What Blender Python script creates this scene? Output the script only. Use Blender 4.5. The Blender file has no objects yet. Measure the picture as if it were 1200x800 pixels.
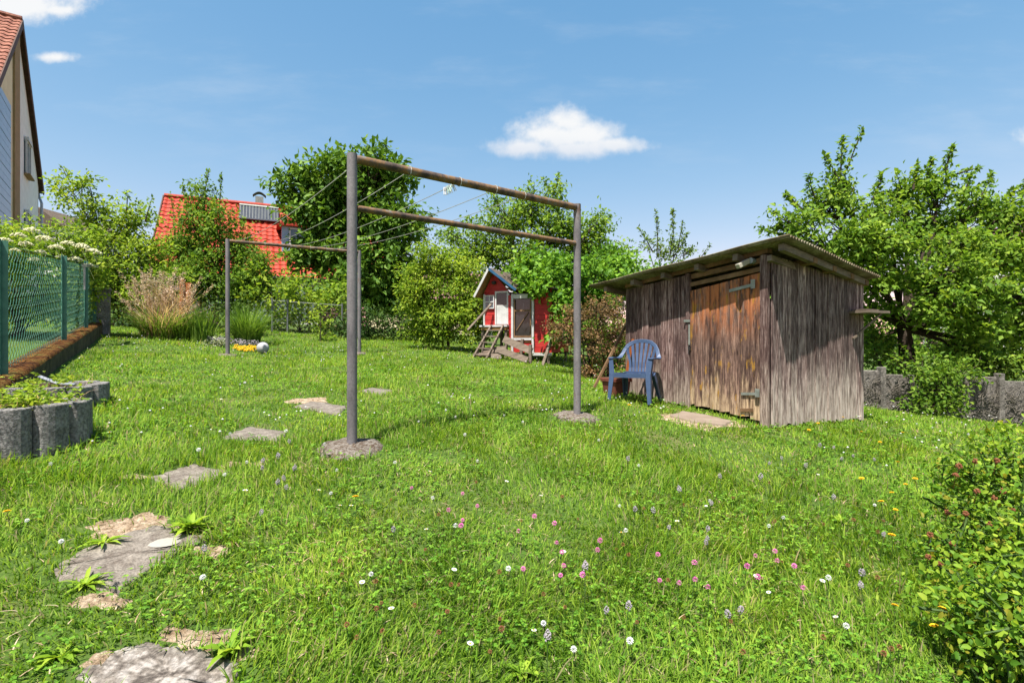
import bpy, bmesh, math, random
import numpy as np
from mathutils import Vector, Matrix

# ------------------------------------------------------------------ camera, sky, sun, exposure
scene = bpy.context.scene
COL = scene.collection
EYE = 1.40                    # eye height above the datum
F = 610.0                     # focal length in pixels of a 1200 px wide picture

cam_data = bpy.data.cameras.new("camera")
cam_data.sensor_width = 36.0
cam_data.lens = 36.0 * F / 1200.0
cam_data.clip_start = 0.05
cam_data.clip_end = 5000.0
cam = bpy.data.objects.new("camera", cam_data)
cam.location = (0, 0, EYE)
cam.rotation_euler = (math.radians(90), 0, 0)
COL.objects.link(cam)
scene.camera = cam

SUN_AZ, SUN_EL = 25.0, 67.5   # behind the camera, to its left
sd = Vector((-math.sin(math.radians(SUN_AZ)) * math.cos(math.radians(SUN_EL)),
             -math.cos(math.radians(SUN_AZ)) * math.cos(math.radians(SUN_EL)),
             math.sin(math.radians(SUN_EL))))
sun_data = bpy.data.lights.new("sun", 'SUN')
sun_data.energy = 4.8
sun_data.angle = math.radians(0.55)
sun_data.color = (1.0, 0.95, 0.87)
sun = bpy.data.objects.new("sun", sun_data)
sun.rotation_euler = sd.to_track_quat('Z', 'Y').to_euler()
sun.location = (-10, -20, 40)
COL.objects.link(sun)

scene.view_settings.view_transform = 'Standard'
scene.view_settings.look = 'None'
scene.view_settings.exposure = 1.32
scene.view_settings.gamma = 1.0
scene.view_settings.use_curve_mapping = False
scene.cycles.max_bounces = 8
scene.cycles.diffuse_bounces = 4
scene.cycles.glossy_bounces = 2
scene.cycles.transmission_bounces = 6
scene.cycles.transparent_max_bounces = 8
scene.cycles.use_denoising = True

world = bpy.data.worlds.new("World")
scene.world = world
world.use_nodes = True


class X:
    """a float socket with arithmetic, for building math node chains"""
    nt = None

    def __init__(self, s): self.s = s

    @classmethod
    def op(cls, kind, *a, clamp=False):
        n = cls.nt.nodes.new('ShaderNodeMath'); n.operation = kind; n.use_clamp = clamp
        for i, v in enumerate(a):
            if isinstance(v, X): cls.nt.links.new(v.s, n.inputs[i])
            else: n.inputs[i].default_value = v
        return X(n.outputs[0])

    def __add__(self, o): return X.op('ADD', self, o)
    __radd__ = __add__
    def __sub__(self, o): return X.op('SUBTRACT', self, o)
    def __rsub__(self, o): return X.op('SUBTRACT', o, self)
    def __mul__(self, o): return X.op('MULTIPLY', self, o)
    __rmul__ = __mul__
    def __truediv__(self, o): return X.op('DIVIDE', self, o)


def smooth(x, a, b):
    n = X.nt.nodes.new('ShaderNodeMapRange'); n.interpolation_type = 'SMOOTHSTEP'
    X.nt.links.new(x.s, n.inputs[0]); n.inputs[1].default_value = a; n.inputs[2].default_value = b
    return X(n.outputs[0])


def build_sky():
    nt = world.node_tree; nt.nodes.clear(); X.nt = nt
    out = nt.nodes.new('ShaderNodeOutputWorld'); bg = nt.nodes.new('ShaderNodeBackground')
    sky = nt.nodes.new('ShaderNodeTexSky'); sky.sky_type = 'NISHITA'; sky.sun_disc = False
    sky.sun_elevation = math.radians(SUN_EL)
    sky.sun_rotation = math.radians(180 + SUN_AZ)
    sky.altitude = 300; sky.air_density = 1.0; sky.dust_density = 0.6; sky.ozone_density = 1.6
    hsv = nt.nodes.new('ShaderNodeHueSaturation'); hsv.inputs['Saturation'].default_value = 1.12
    nt.links.new(sky.outputs[0], hsv.inputs['Color'])
    s3 = nt.nodes.new('ShaderNodeSeparateColor'); c3 = nt.nodes.new('ShaderNodeCombineColor'); nt.links.new(hsv.outputs[0], s3.inputs[0])
    for i, (g_, k_) in enumerate(((1.15, .90), (.68, 1.16), (.48, 1.57))):      # a paler, hazier summer sky
        nt.links.new((X.op('POWER', X(s3.outputs[i]), g_) * k_).s, c3.inputs[i])
    tc = nt.nodes.new('ShaderNodeTexCoord'); sep = nt.nodes.new('ShaderNodeSeparateXYZ')
    nt.links.new(tc.outputs['Generated'], sep.inputs[0])
    x, y, z = X(sep.outputs[0]), X(sep.outputs[1]), X(sep.outputs[2])
    yy = X.op('MAXIMUM', y, 0.05)
    u, v = x / yy, z / yy
    comb = nt.nodes.new('ShaderNodeCombineXYZ')
    nt.links.new(u.s, comb.inputs[0]); nt.links.new(v.s, comb.inputs[1])
    def noise(sc, det, rough=0.6):
        n = nt.nodes.new('ShaderNodeTexNoise'); n.inputs['Scale'].default_value = sc
        n.inputs['Detail'].default_value = det; n.inputs['Roughness'].default_value = rough
        nt.links.new(comb.outputs[0], n.inputs['Vector']); return X(n.outputs[0])
    nz = noise(26, 6) - 0.5
    nz2 = noise(9, 4) - 0.5
    blobs = [(.10, .392, .095, .040), (.103, .420, .055, .034), (.075, .400, .08, .035), (.14, .395, .075, .030),
             (.025, .372, .070, .020), (.195, .378, .075, .018), (.12, .372, .105, .020),
             (-.97, .648, .17, .036), (-.87, .636, .05, .014),
             (-.873, .545, .042, .012), 
             (1.04, .395, .07, .020), (1.02, .22, .10, .035)]
    dens = None
    for cu, cv, a, b in blobs:
        du, dv = (u - cu) * (1 / a), (v - cv) * (1 / b)
        d = 1.0 - X.op('SQRT', du * du + dv * dv)
        d = X.op('MAXIMUM', d, -1.5)
        dens = d if dens is None else X.op('SMOOTH_MAX', dens, d, 0.25)
    dens = dens + nz * 1.45 + nz2 * 0.75
    mpv = nt.nodes.new('ShaderNodeMapping'); mpv.inputs['Scale'].default_value = (1.6, 6.0, 1); mpv.inputs['Rotation'].default_value = (0, 0, .12); nt.links.new(comb.outputs[0], mpv.inputs[0])
    nv = nt.nodes.new('ShaderNodeTexNoise'); nv.inputs['Scale'].default_value = 1.3; nv.inputs['Detail'].default_value = 7; nv.inputs['Roughness'].default_value = .62; nt.links.new(mpv.outputs[0], nv.inputs['Vector'])
    veil = smooth(X(nv.outputs[0]), .48, .78) * .16          # thin high haze
    m = X.op('MAXIMUM', smooth(dens, -0.30, 0.78), veil) * smooth(y, 0.08, 0.12) * 0.97
    lit = smooth(v + nz2 * 0.03, 0.345, 0.40)
    mixc = nt.nodes.new('ShaderNodeMix'); mixc.data_type = 'RGBA'
    nt.links.new(lit.s, mixc.inputs[0])
    mixc.inputs[6].default_value = (2.75, 3.0, 3.4, 1); mixc.inputs[7].default_value = (3.65, 3.68, 3.7, 1)
    mix = nt.nodes.new('ShaderNodeMix'); mix.data_type = 'RGBA'
    nt.links.new(m.s, mix.inputs[0]); nt.links.new(c3.outputs[0], mix.inputs[6]); nt.links.new(mixc.outputs[2], mix.inputs[7])
    nt.links.new(mix.outputs[2], bg.inputs[0]); bg.inputs[1].default_value = 0.105
    nt.links.new(bg.outputs[0], out.inputs[0])


build_sky()

# ------------------------------------------------------------------ helpers
ORG = {}                      # world position of the origin every object's vertices are relative to


def at(px, py, Y):
    return Vector(((px - 600) / F * Y, Y, EYE + (400 - py) / F * Y))


CTRL = np.array([
    (-1.22, 3.97, -.81), (.68, 5.43, -.80), (-5.43, 9.94, -.29), (-3.28, 11.18, -.275),
    (2.78, 5.6, -.93), (4.36, 6.49, -.99), (1.67, 7.57, -.77), (-3.24, 3.66, -.74), (-4.6, 4.95, -.52), (-6.6, 7.9, -.18),
    (-8.6, 10.9, .14), (0.0, 12.0, -.36), (-6.5, 15, .22), (-3.0, 16, .02), (0, 0, -1.36), (-1.19, 1.8, -1.11),
    (-2.1, 4.3, -.77), (-1.6, 6.1, -.58), (2.2, 2.0, -1.27), (3.5, 3.6, -1.20), (4.5, 1, -1.5), (7, 4.5, -1.5),
    (-3.2, 1.0, -1.0), (-5, 0, -.95), (6.85, 9.5, -1.25), (8.5, 8.8, -1.42), (3, 10, -.85), (4, 14, -.8), (11, 13, -2.0),
    (-14, 20, .8), (-20, 24, 1.4), (0, 26, .1), (14, 24, -2.4), (-10, 4, .0), (-25, 8, .8), (8, -6, -2.3), (-6, -8, -1.6),
    (20, 5, -3.0), (-12, -8, -.9), (0, 38, -.3), (-25, 38, 1.5), (25, 38, -4.0)], dtype=float)


def _fit():
    n = len(CTRL); P = CTRL[:, :2]
    d = np.linalg.norm(P[:, None] - P[None], axis=2)
    K = np.where(d > 0, d * d * np.log(d + 1e-12), 0) + np.eye(n) * 0.6
    Q = np.c_[np.ones(n), P]
    A = np.block([[K, Q], [Q.T, np.zeros((3, 3))]])
    return np.linalg.solve(A, np.r_[CTRL[:, 2], 0, 0, 0])


_W = _fit()


def gzn(x, y):
    """ground height for arrays"""
    x = np.asarray(x, float); y = np.asarray(y, float); sh = x.shape
    q = np.c_[x.ravel(), y.ravel()]
    out = np.empty(len(q))
    for i in range(0, len(q), 40000):
        p = q[i:i + 40000]
        d = np.linalg.norm(p[:, None] - CTRL[None, :, :2], axis=2)
        k = np.where(d > 0, d * d * np.log(d + 1e-12), 0)
        z = k @ _W[:len(CTRL)] + _W[-3] + p @ _W[-2:]
        r = np.hypot(p[:, 0], p[:, 1] - 8)
        t = np.clip((r - 26) / 30, 0, 1); t = t * t * (3 - 2 * t)
        far = np.clip(-0.05 * p[:, 0], -4, 2.0) - 0.4
        out[i:i + 40000] = z * (1 - t) + far * t
    return (out + EYE).reshape(sh)


def gz(x, y): return float(gzn(np.array([x]), np.array([y]))[0])


def ground_at(px, py):
    """the point of the ground seen in that direction"""
    Y = 0.8
    while Y < 60:
        p = at(px, py, Y)
        if p.z <= gz(p.x, p.y): break
        Y += 0.02
    return at(px, py, Y)


def foot(px, Y):
    x = (px - 600) / F * Y
    return Vector((x, Y, gz(x, Y)))


def setp(o, label=None, cat=None, group=None, kind=None):
    if label: o['label'] = label
    if cat: o['category'] = cat
    if group: o['group'] = group
    if kind: o['kind'] = kind
    return o


def empty(name, loc, label, cat, group=None):
    o = bpy.data.objects.new(name, None); COL.objects.link(o)
    o.location = loc; o.empty_display_size = 0.2
    ORG[o.name] = Vector(loc)
    return setp(o, label, cat, group)


def link_mesh(name, me, mat, parent=None, origin=None):
    for m in (mat if isinstance(mat, (list, tuple)) else [mat]): me.materials.append(m)
    o = bpy.data.objects.new(name, me); COL.objects.link(o)
    if parent is not None:
        o.parent = parent; ORG[o.name] = ORG[parent.name]
    else:
        o.location = origin if origin is not None else (0, 0, 0); ORG[o.name] = Vector(o.location)
    return o


def face_out(me, up=None):
    """faces of a solid turned outwards; a sheet turned towards up"""
    bm = bmesh.new(); bm.from_mesh(me); bmesh.ops.recalc_face_normals(bm, faces=bm.faces[:])
    if up is not None:
        q = sum((f.normal * f.calc_area() for f in bm.faces), Vector())
        if q.dot(up) < 0: bmesh.ops.reverse_faces(bm, faces=bm.faces[:])
    bm.to_mesh(me); bm.free()


def mesh_np(name, V, Fc, mat, parent=None, origin=None, smooth_=False, out=False, up=None):
    """V (n,3) world positions, Fc a list of (m,k) index arrays"""
    org = np.array(ORG[parent.name] if parent is not None else (origin if origin is not None else (0, 0, 0)), float)
    me = bpy.data.meshes.new(name)
    V = np.asarray(V, float) - org
    me.vertices.add(len(V)); me.vertices.foreach_set('co', V.astype(np.float32).ravel())
    Fc = [np.asarray(f, np.int32) for f in Fc if len(f)]
    nl = sum(f.size for f in Fc); npoly = sum(len(f) for f in Fc)
    me.loops.add(nl); me.polygons.add(npoly)
    me.loops.foreach_set('vertex_index', np.concatenate([f.ravel() for f in Fc]))
    starts = []; s = 0
    for f in Fc:
        k = f.shape[1]; starts.append(s + np.arange(len(f)) * k); s += f.size
    me.polygons.foreach_set('loop_start', np.concatenate(starts).astype(np.int32))
    if smooth_: me.polygons.foreach_set('use_smooth', np.ones(npoly, bool))
    if up is not None and not smooth_: me.polygons.foreach_set('use_smooth', np.zeros(npoly, bool))
    me.update(calc_edges=True)
    if out or up is not None: face_out(me, up)
    return link_mesh(name, me, mat, parent, origin)


class MB:
    """collects solids in world coordinates and links them as one mesh"""
    def __init__(self): self.v = []; self.f = []; self.mi = []; self.cur = 0

    def add(self, vs, fs):
        b = len(self.v); self.v += [tuple(p) for p in vs]
        for f in fs: self.f.append(tuple(b + i for i in f)); self.mi.append(self.cur)

    def box(self, c, size, ax=None):
        c = Vector(c); ax = ax or (Vector((1, 0, 0)), Vector((0, 1, 0)), Vector((0, 0, 1)))
        h = [Vector(a) * s / 2 for a, s in zip(ax, size)]
        vs = [c + h[0] * i + h[1] * j + h[2] * k for i in (-1, 1) for j in (-1, 1) for k in (-1, 1)]
        self.add(vs, [(0, 1, 3, 2), (4, 6, 7, 5), (0, 4, 5, 1), (2, 3, 7, 6), (0, 2, 6, 4), (1, 5, 7, 3)])

    def bar(self, p0, p1, w, t, side=None):
        """rectangular bar from p0 to p1; w along side"""
        p0, p1 = Vector(p0), Vector(p1); d = (p1 - p0); L = d.length; d.normalize()
        side = Vector(side) if side is not None else (d.cross(Vector((0, 0, 1))) if abs(d.z) < .95 else Vector((1, 0, 0)))
        side = (side - d * side.dot(d)).normalized(); n = d.cross(side)
        self.box((p0 + p1) / 2, (L, w, t), (d, side, n))

    def hexa(self, q0, q1):
        """solid between two quads (lists of 4 points)"""
        self.add(list(q0) + list(q1), [(3, 2, 1, 0), (4, 5, 6, 7), (0, 1, 5, 4), (1, 2, 6, 5), (2, 3, 7, 6), (3, 0, 4, 7)])

    def prism(self, poly, off):
        off = Vector(off); n = len(poly); poly = [Vector(p) for p in poly]
        vs = poly + [p + off for p in poly]
        self.add(vs, [tuple(range(n))[::-1], tuple(range(n, 2 * n))] + [(i, (i + 1) % n, n + (i + 1) % n, n + i) for i in range(n)])

    def tube(self, pts, radii, sides=8, caps=True):
        pts = [Vector(p) for p in pts]; n = len(pts)
        if not isinstance(radii, (list, tuple, np.ndarray)): radii = [radii] * n
        vs = []; prev = None
        for i, p in enumerate(pts):
            t = (pts[min(i + 1, n - 1)] - pts[max(i - 1, 0)]).normalized()
            if prev is None:
                a = t.cross(Vector((0, 0, 1))) if abs(t.z) < .9 else t.cross(Vector((1, 0, 0)))
            else: a = prev - t * prev.dot(t)
            a.normalize(); b = t.cross(a); prev = a
            for k in range(sides):
                an = 2 * math.pi * k / sides
                vs.append(p + (a * math.cos(an) + b * math.sin(an)) * radii[i])
        fs = [(i * sides + k, i * sides + (k + 1) % sides, (i + 1) * sides + (k + 1) % sides, (i + 1) * sides + k) for i in range(n - 1) for k in range(sides)]
        if caps: fs += [tuple(range(sides))[::-1], tuple(range((n - 1) * sides, n * sides))]
        self.add(vs, fs)

    def ribbon(self, pts, sides, ws, t):
        """rectangular sweep: width ws along the given side vectors, thickness t"""
        pts = [Vector(p) for p in pts]; n = len(pts); vs = []
        if not isinstance(ws, (list, tuple)): ws = [ws] * n
        for i, p in enumerate(pts):
            d = (pts[min(i + 1, n - 1)] - pts[max(i - 1, 0)]).normalized()
            s = Vector(sides[i] if isinstance(sides, list) else sides); s = (s - d * s.dot(d)).normalized(); nn = d.cross(s)
            w = ws[i] / 2
            vs += [p - s * w - nn * t / 2, p + s * w - nn * t / 2, p + s * w + nn * t / 2, p - s * w + nn * t / 2]
        fs = [(i * 4 + k, i * 4 + (k + 1) % 4, (i + 1) * 4 + (k + 1) % 4, (i + 1) * 4 + k) for i in range(n - 1) for k in range(4)]
        fs += [(3, 2, 1, 0), tuple(range((n - 1) * 4, n * 4))]
        self.add(vs, fs)

    def dome(self, c, rx, ry, rz, seg=10, rings=5, full=True, jit=0, rng=None):
        c = Vector(c); vs = []; lo = -math.pi / 2 if full else 0.0
        for i in range(rings + 1):
            ph = lo + (math.pi / 2 - lo) * i / rings
            for k in range(seg):
                th = 2 * math.pi * k / seg
                q = 1 + (rng.uniform(-jit, jit) if rng is not None and jit else 0)
                vs.append(c + Vector((rx * math.cos(ph) * math.cos(th) * q, ry * math.cos(ph) * math.sin(th) * q, rz * math.sin(ph) * q)))
        self.add(vs, [(i * seg + k, i * seg + (k + 1) % seg, (i + 1) * seg + (k + 1) % seg, (i + 1) * seg + k) for i in range(rings) for k in range(seg)])

    def build(self, name, mat, parent=None, origin=None, smooth_=False, bevel=0.0):
        org = ORG[parent.name] if parent is not None else Vector(origin if origin is not None else (0, 0, 0))
        me = bpy.data.meshes.new(name)
        me.from_pydata([tuple(Vector(p) - org) for p in self.v], [], self.f)
        if isinstance(mat, (list, tuple)): me.polygons.foreach_set('material_index', self.mi)
        if smooth_: me.polygons.foreach_set('use_smooth', [True] * len(me.polygons))
        me.update()
        if len(self.f) < 60000: face_out(me)
        o = link_mesh(name, me, mat, parent, origin)
        if bevel:
            b = o.modifiers.new('bevel', 'BEVEL'); b.width = bevel; b.segments = 2; b.limit_method = 'ANGLE'
        if smooth_ and not bevel:
            try: me.set_sharp_from_angle(angle=math.radians(50))
            except Exception: pass
        return o


# ------------------------------------------------------------------ materials
def N(nt, kind, **kw):
    n = nt.nodes.new(kind)
    for k, v in kw.items(): setattr(n, k, v)
    return n


def tex_noise(nt, scale, detail=4, rough=.6, stretch=None, coord='Object', offset=None):
    tc = N(nt, 'ShaderNodeTexCoord'); n = N(nt, 'ShaderNodeTexNoise')
    n.inputs['Scale'].default_value = scale; n.inputs['Detail'].default_value = detail; n.inputs['Roughness'].default_value = rough
    src = tc.outputs[coord]
    if stretch is not None or offset is not None:
        mp = N(nt, 'ShaderNodeMapping'); nt.links.new(src, mp.inputs[0])
        if stretch is not None: mp.inputs['Scale'].default_value = stretch
        if offset is not None: nt.links.new(offset, mp.inputs['Location'])
        src = mp.outputs[0]
    nt.links.new(src, n.inputs['Vector'])
    return n.outputs['Fac']


def ramp(nt, fac, stops):
    r = N(nt, 'ShaderNodeValToRGB'); nt.links.new(fac, r.inputs[0])
    el = r.color_ramp.elements
    while len(el) < len(stops): el.new(0.5)
    for e, (p, c) in zip(el, stops):
        e.position = p; e.color = (c[0], c[1], c[2], 1) if isinstance(c, (tuple, list)) else (c, c, c, 1)
    return r.outputs[0]


def mixc(nt, fac, a, b, mode='MIX'):
    m = N(nt, 'ShaderNodeMix', data_type='RGBA', blend_type=mode)
    for i, v in ((0, fac), (6, a), (7, b)):
        if hasattr(v, 'links') or hasattr(v, 'is_linked'): nt.links.new(v, m.inputs[i])
        elif isinstance(v, (int, float)): m.inputs[i].default_value = v
        else: m.inputs[i].default_value = (v[0], v[1], v[2], 1)
    return m.outputs[2]


def base_mat(name, rough=.7, spec=.3, metal=0.0):
    m = bpy.data.materials.new(name); m.use_nodes = True; nt = m.node_tree
    b = nt.nodes['Principled BSDF']
    b.inputs['Roughness'].default_value = rough; b.inputs['Metallic'].default_value = metal
    b.inputs['Specular IOR Level'].default_value = spec
    return m, nt, b


def set_bump(nt, b, h, strength=.5, dist=.01):
    bp = N(nt, 'ShaderNodeBump'); bp.inputs['Strength'].default_value = strength; bp.inputs['Distance'].default_value = dist
    nt.links.new(h, bp.inputs['Height']); nt.links.new(bp.outputs[0], b.inputs['Normal'])


ALB = .58


def mottled(name, stops, scale=6, detail=6, rough=.8, spec=.25, bump=.4, bdist=.01, stretch=None, metal=0.0, fine=None, k=1.0):
    stops = [(p, tuple(v * ALB * k for v in c)) for p, c in stops]
    m, nt, b = base_mat(name, rough, spec, metal)
    f = tex_noise(nt, scale, detail, .65, stretch)
    c = ramp(nt, f, stops)
    if fine:
        f2 = tex_noise(nt, fine[0], 3, .6)
        c = mixc(nt, fine[1], c, ramp(nt, f2, [(.38, .12), (.6, 1.0)]), 'MULTIPLY')
    nt.links.new(c, b.inputs['Base Color'])
    if bump: set_bump(nt, b, tex_noise(nt, scale * 3, 6, .7, stretch), bump, bdist)
    return m


def leaf_mat(name, dark, mid, light, trans=.35, rough=.5, extra=None, hue_noise=0.0):
    if 'blades' in name or 'flakes' in name or name in ('copper_leaves', 'silvery_leaves'): gain = (1.36, 1.30, 1.05)
    elif name == 'rose_leaves': gain = (1.95, 1.75, 1.25)
    else: gain = (1.78, 1.58, 1.20)
    if name == 'grass_blades': gain = (1.62, 1.50, 1.05)
    if name in ('straw_blades', 'plume_flakes'): gain = (1.45, 1.45, 1.5)
    dark, mid, light = [tuple(v * f for v, f in zip(c, gain)) for c in (dark, mid, light)]
    m, nt, b = base_mat(name, rough + .12, .16)
    g = N(nt, 'ShaderNodeNewGeometry')
    stops = [(0, dark), (.5, mid), (1, light)]
    if extra: stops = [(0, dark), (.45, mid), (.88, light), (.93, extra), (1, extra)]
    c = ramp(nt, g.outputs['Random Per Island'], stops)
    nz = tex_noise(nt, 1.1, 4, .65)
    c = mixc(nt, 1.0, c, ramp(nt, nz, [(.3, (.70, .80, .75)), (.5, (1.0, 1.0, 1.0)), (.7, (1.28, 1.16, 1.15))]), 'MULTIPLY')
    nt.links.new(c, b.inputs['Base Color'])
    tr = N(nt, 'ShaderNodeBsdfTranslucent'); tc = mixc(nt, 1.0, c, (1.22, 1.18, .65), 'MULTIPLY'); nt.links.new(tc, tr.inputs[0])
    mx = N(nt, 'ShaderNodeMixShader'); mx.inputs[0].default_value = min(.5, trans + .08)
    nt.links.new(b.outputs[0], mx.inputs[1]); nt.links.new(tr.outputs[0], mx.inputs[2])
    nt.links.new(mx.outputs[0], nt.nodes['Material Output'].inputs[0])
    return m


def plank_mat(name, stops, pale=None, pale_z=(0, .6), lichen=None, red=None, spec=.2, grain=1.0):
    """weathered board: grain along z, one tone per board, bleached foot, lichen streaks"""
    stops = [(p, tuple(v * .92 for v in c)) for p, c in stops]
    if pale: pale = tuple(v * .82 for v in pale)
    m, nt, b = base_mat(name, .85, spec)
    g = N(nt, 'ShaderNodeNewGeometry'); ri = g.outputs['Random Per Island']
    sh = N(nt, 'ShaderNodeCombineXYZ'); mu = N(nt, 'ShaderNodeMath', operation='MULTIPLY'); mu.inputs[1].default_value = 37.0
    nt.links.new(ri, mu.inputs[0])
    for i in range(3): nt.links.new(mu.outputs[0], sh.inputs[i])
    f = tex_noise(nt, 7 * grain, 9, .74, (6.5, 6.5, .6), offset=sh.outputs[0])
    c = ramp(nt, f, stops)
    c = mixc(nt, 1.0, c, ramp(nt, ri, [(0, (.50, .47, .47)), (.3, (.80, .75, .74)), (.7, (1.0, .98, .98)), (1, (1.5, 1.45, 1.42))]), 'MULTIPLY')
    cracks = tex_noise(nt, 22 * grain, 4, .6, (6, 6, .22), offset=sh.outputs[0])
    c = mixc(nt, ramp(nt, cracks, [(.26, 1.0), (.40, 0.0)]), c, (.016, .011, .010))
    vo = N(nt, 'ShaderNodeTexVoronoi'); vo.inputs['Scale'].default_value = 1.0; mp = N(nt, 'ShaderNodeMapping'); mp.inputs['Scale'].default_value = (9, 9, 3.2)
    tk = N(nt, 'ShaderNodeTexCoord'); nt.links.new(tk.outputs['Object'], mp.inputs[0]); nt.links.new(sh.outputs[0], mp.inputs['Location']); nt.links.new(mp.outputs[0], vo.inputs['Vector'])
    c = mixc(nt, ramp(nt, vo.outputs['Distance'], [(.06, .85), (.13, 0.0)]), c, (.03, .016, .012))          # knots
    tc = N(nt, 'ShaderNodeTexCoord'); sp = N(nt, 'ShaderNodeSeparateXYZ'); nt.links.new(tc.outputs['Object'], sp.inputs[0])
    wob = tex_noise(nt, 5, 5, .7, (3, 3, .8), offset=sh.outputs[0])
    X.nt = nt
    if red:
        rr = smooth(X(wob), .36, .62) * smooth(X(sp.outputs[2]), .85, 1.45)
        c = mixc(nt, (rr * red[1]).s, c, red[0])
    if pale:
        h = X(sp.outputs[2]) + (X(wob) - .5) * .9 + (X(ri) - .5) * .30 + (.5 - X(f)) * .55
        k = 1.0 - smooth(h, pale_z[0], pale_z[1])
        pc = mixc(nt, ramp(nt, f, [(.40, 0.0), (.58, 1.0)]), (pale[0] * .34, pale[1] * .30, pale[2] * .28), pale)
        c = mixc(nt, (k * .82).s, c, pc)
    if lichen:
        ln = tex_noise(nt, 2.6, 6, .66, (5, 5, 1.3))
        c = mixc(nt, ramp(nt, ln, [(.58, 0.0), (.63, .75)]), c, lichen)
    nt.links.new(c, b.inputs['Base Color'])
    set_bump(nt, b, f, .6, .006)
    return m


M = {}
M['pipe'] = mottled('painted_pipe', [(.38, (.105, .095, .10)), (.52, (.165, .15, .155)), (.60, (.19, .175, .18)), (.66, (.13, .075, .05))], 5, 7, .55, .4, .25, .003, (1, 1, .35), fine=(60, .25), k=1.7)
M['rust_pipe'] = mottled('rusty_pipe', [(.36, (.06, .042, .036)), (.46, (.12, .085, .066)), (.56, (.24, .13, .05)), (.64, (.19, .17, .16))], 9, 8, .75, .25, .5, .004, k=1.25)
M['line'] = mottled('line_cord', [(.3, (.55, .55, .5)), (.7, (.75, .75, .7))], 20, 2, .7, .2, 0, k=0.85)
M['concrete'] = mottled('rough_concrete', [(.38, (.14, .085, .05)), (.5, (.30, .25, .20)), (.62, (.46, .41, .35))], 34, 9, .9, .15, .9, .02, fine=(90, .55), k=1.1)
M['paver'] = mottled('paver_stone', [(.36, (.19, .155, .125)), (.5, (.30, .26, .215)), (.64, (.41, .36, .30))], 17, 10, .9, .15, .6, .004, fine=(120, .5), k=1.05)
M['paver_rough'] = mottled('worn_paver_stone', [(.40, (.12, .10, .085)), (.5, (.26, .225, .19)), (.60, (.43, .39, .35))], 19, 10, .9, .15, .8, .007, fine=(70, .5), k=1.3)
M['pale_slab'] = mottled('pale_slab', [(.3, (.36, .27, .20)), (.7, (.52, .42, .33))], 5, 7, .9, .15, .5, .008, k=0.75)
M['palisade'] = mottled('palisade_concrete', [(.3, (.16, .15, .14)), (.5, (.26, .25, .235)), (.7, (.36, .34, .32))], 8, 8, .9, .15, 1.0, .02, fine=(55, .6), k=1.5)
M['wall_side'] = mottled('old_wall', [(.3, (.07, .06, .04)), (.55, (.16, .13, .09)), (.7, (.22, .19, .12))], 6, 7, .95, .1, .8, .02)
M['moss'] = mottled('moss_cap', [(.36, (.06, .028, .014)), (.46, (.20, .075, .022)), (.56, (.30, .15, .035)), (.64, (.22, .21, .06))], 7, 8, .95, .1, 1.0, .03, fine=(60, .5), k=0.85)
M['soil'] = mottled('planter_soil', [(.3, (.06, .04, .025)), (.7, (.18, .13, .08))], 20, 6, .95, .1, .8, .02)
M['shed'] = plank_mat('weathered_boards', [(.34, (.030, .018, .018)), (.46, (.085, .050, .045)), (.54, (.165, .108, .095)), (.66, (.34, .27, .25))], pale=(.50, .40, .33), pale_z=(.20, .75))
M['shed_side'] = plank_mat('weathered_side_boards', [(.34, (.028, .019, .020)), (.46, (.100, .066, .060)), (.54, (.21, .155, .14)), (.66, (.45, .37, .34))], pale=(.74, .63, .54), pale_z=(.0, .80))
M['door'] = plank_mat('weathered_door_boards', [(.34, (.028, .016, .014)), (.46, (.075, .045, .036)), (.55, (.16, .10, .078)), (.68, (.32, .215, .165))], pale=(.74, .54, .33), pale_z=(.12, .62), lichen=(.36, .19, .025), red=((.50, .17, .06), .8))
M['timber'] = mottled('grey_timber', [(.3, (.10, .08, .06)), (.55, (.22, .17, .13)), (.75, (.34, .28, .22))], 6, 7, .85, .2, .5, .006, (1, 1, 4), k=1.35)
M['raw_timber'] = mottled('brown_timber', [(.3, (.12, .065, .032)), (.55, (.23, .135, .07)), (.75, (.34, .21, .12))], 5, 7, .85, .2, .5, .006, k=1.3)
M['sheet'] = mottled('corrugated_sheet', [(.36, (.11, .078, .045)), (.5, (.20, .16, .10)), (.64, (.27, .24, .165))], 3, 8, .85, .2, .5, .006, fine=(25, .4), k=1.5)
M['galv'] = mottled('galvanised_metal', [(.3, (.30, .33, .30)), (.7, (.52, .55, .50))], 14, 5, .5, .5, .2, .003, metal=.4)
M['dark_iron'] = mottled('dark_iron', [(.3, (.03, .028, .027)), (.7, (.08, .07, .065))], 14, 5, .6, .4, .2, .003, metal=.3)
M['cream'] = mottled('cream_plastic', [(.3, (.52, .47, .38)), (.7, (.64, .60, .50))], 9, 4, .5, .4, .1, .003)
M['lamp_glass'] = mottled('lamp_glass', [(.3, (.25, .30, .30)), (.7, (.36, .42, .42))], 9, 3, .15, .6, 0)
M['chair'] = mottled('blue_plastic', [(.3, (.072, .128, .27)), (.7, (.105, .18, .34))], 4, 6, .48, .4, .1, .002, fine=(35, .12), k=0.78)
M['terracotta'] = mottled('terracotta', [(.3, (.20, .06, .04)), (.7, (.32, .11, .07))], 9, 6, .8, .2, .4, .004)
M['red_paint'] = mottled('red_boards', [(.3, (.42, .022, .022)), (.55, (.56, .035, .03)), (.75, (.62, .07, .05))], 5, 6, .6, .3, .3, .004, (1, 1, 3), k=1.2)
M['white_paint'] = mottled('white_paint', [(.3, (.58, .57, .55)), (.7, (.80, .79, .77))], 7, 5, .6, .3, .2, .003, k=1.15)
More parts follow.
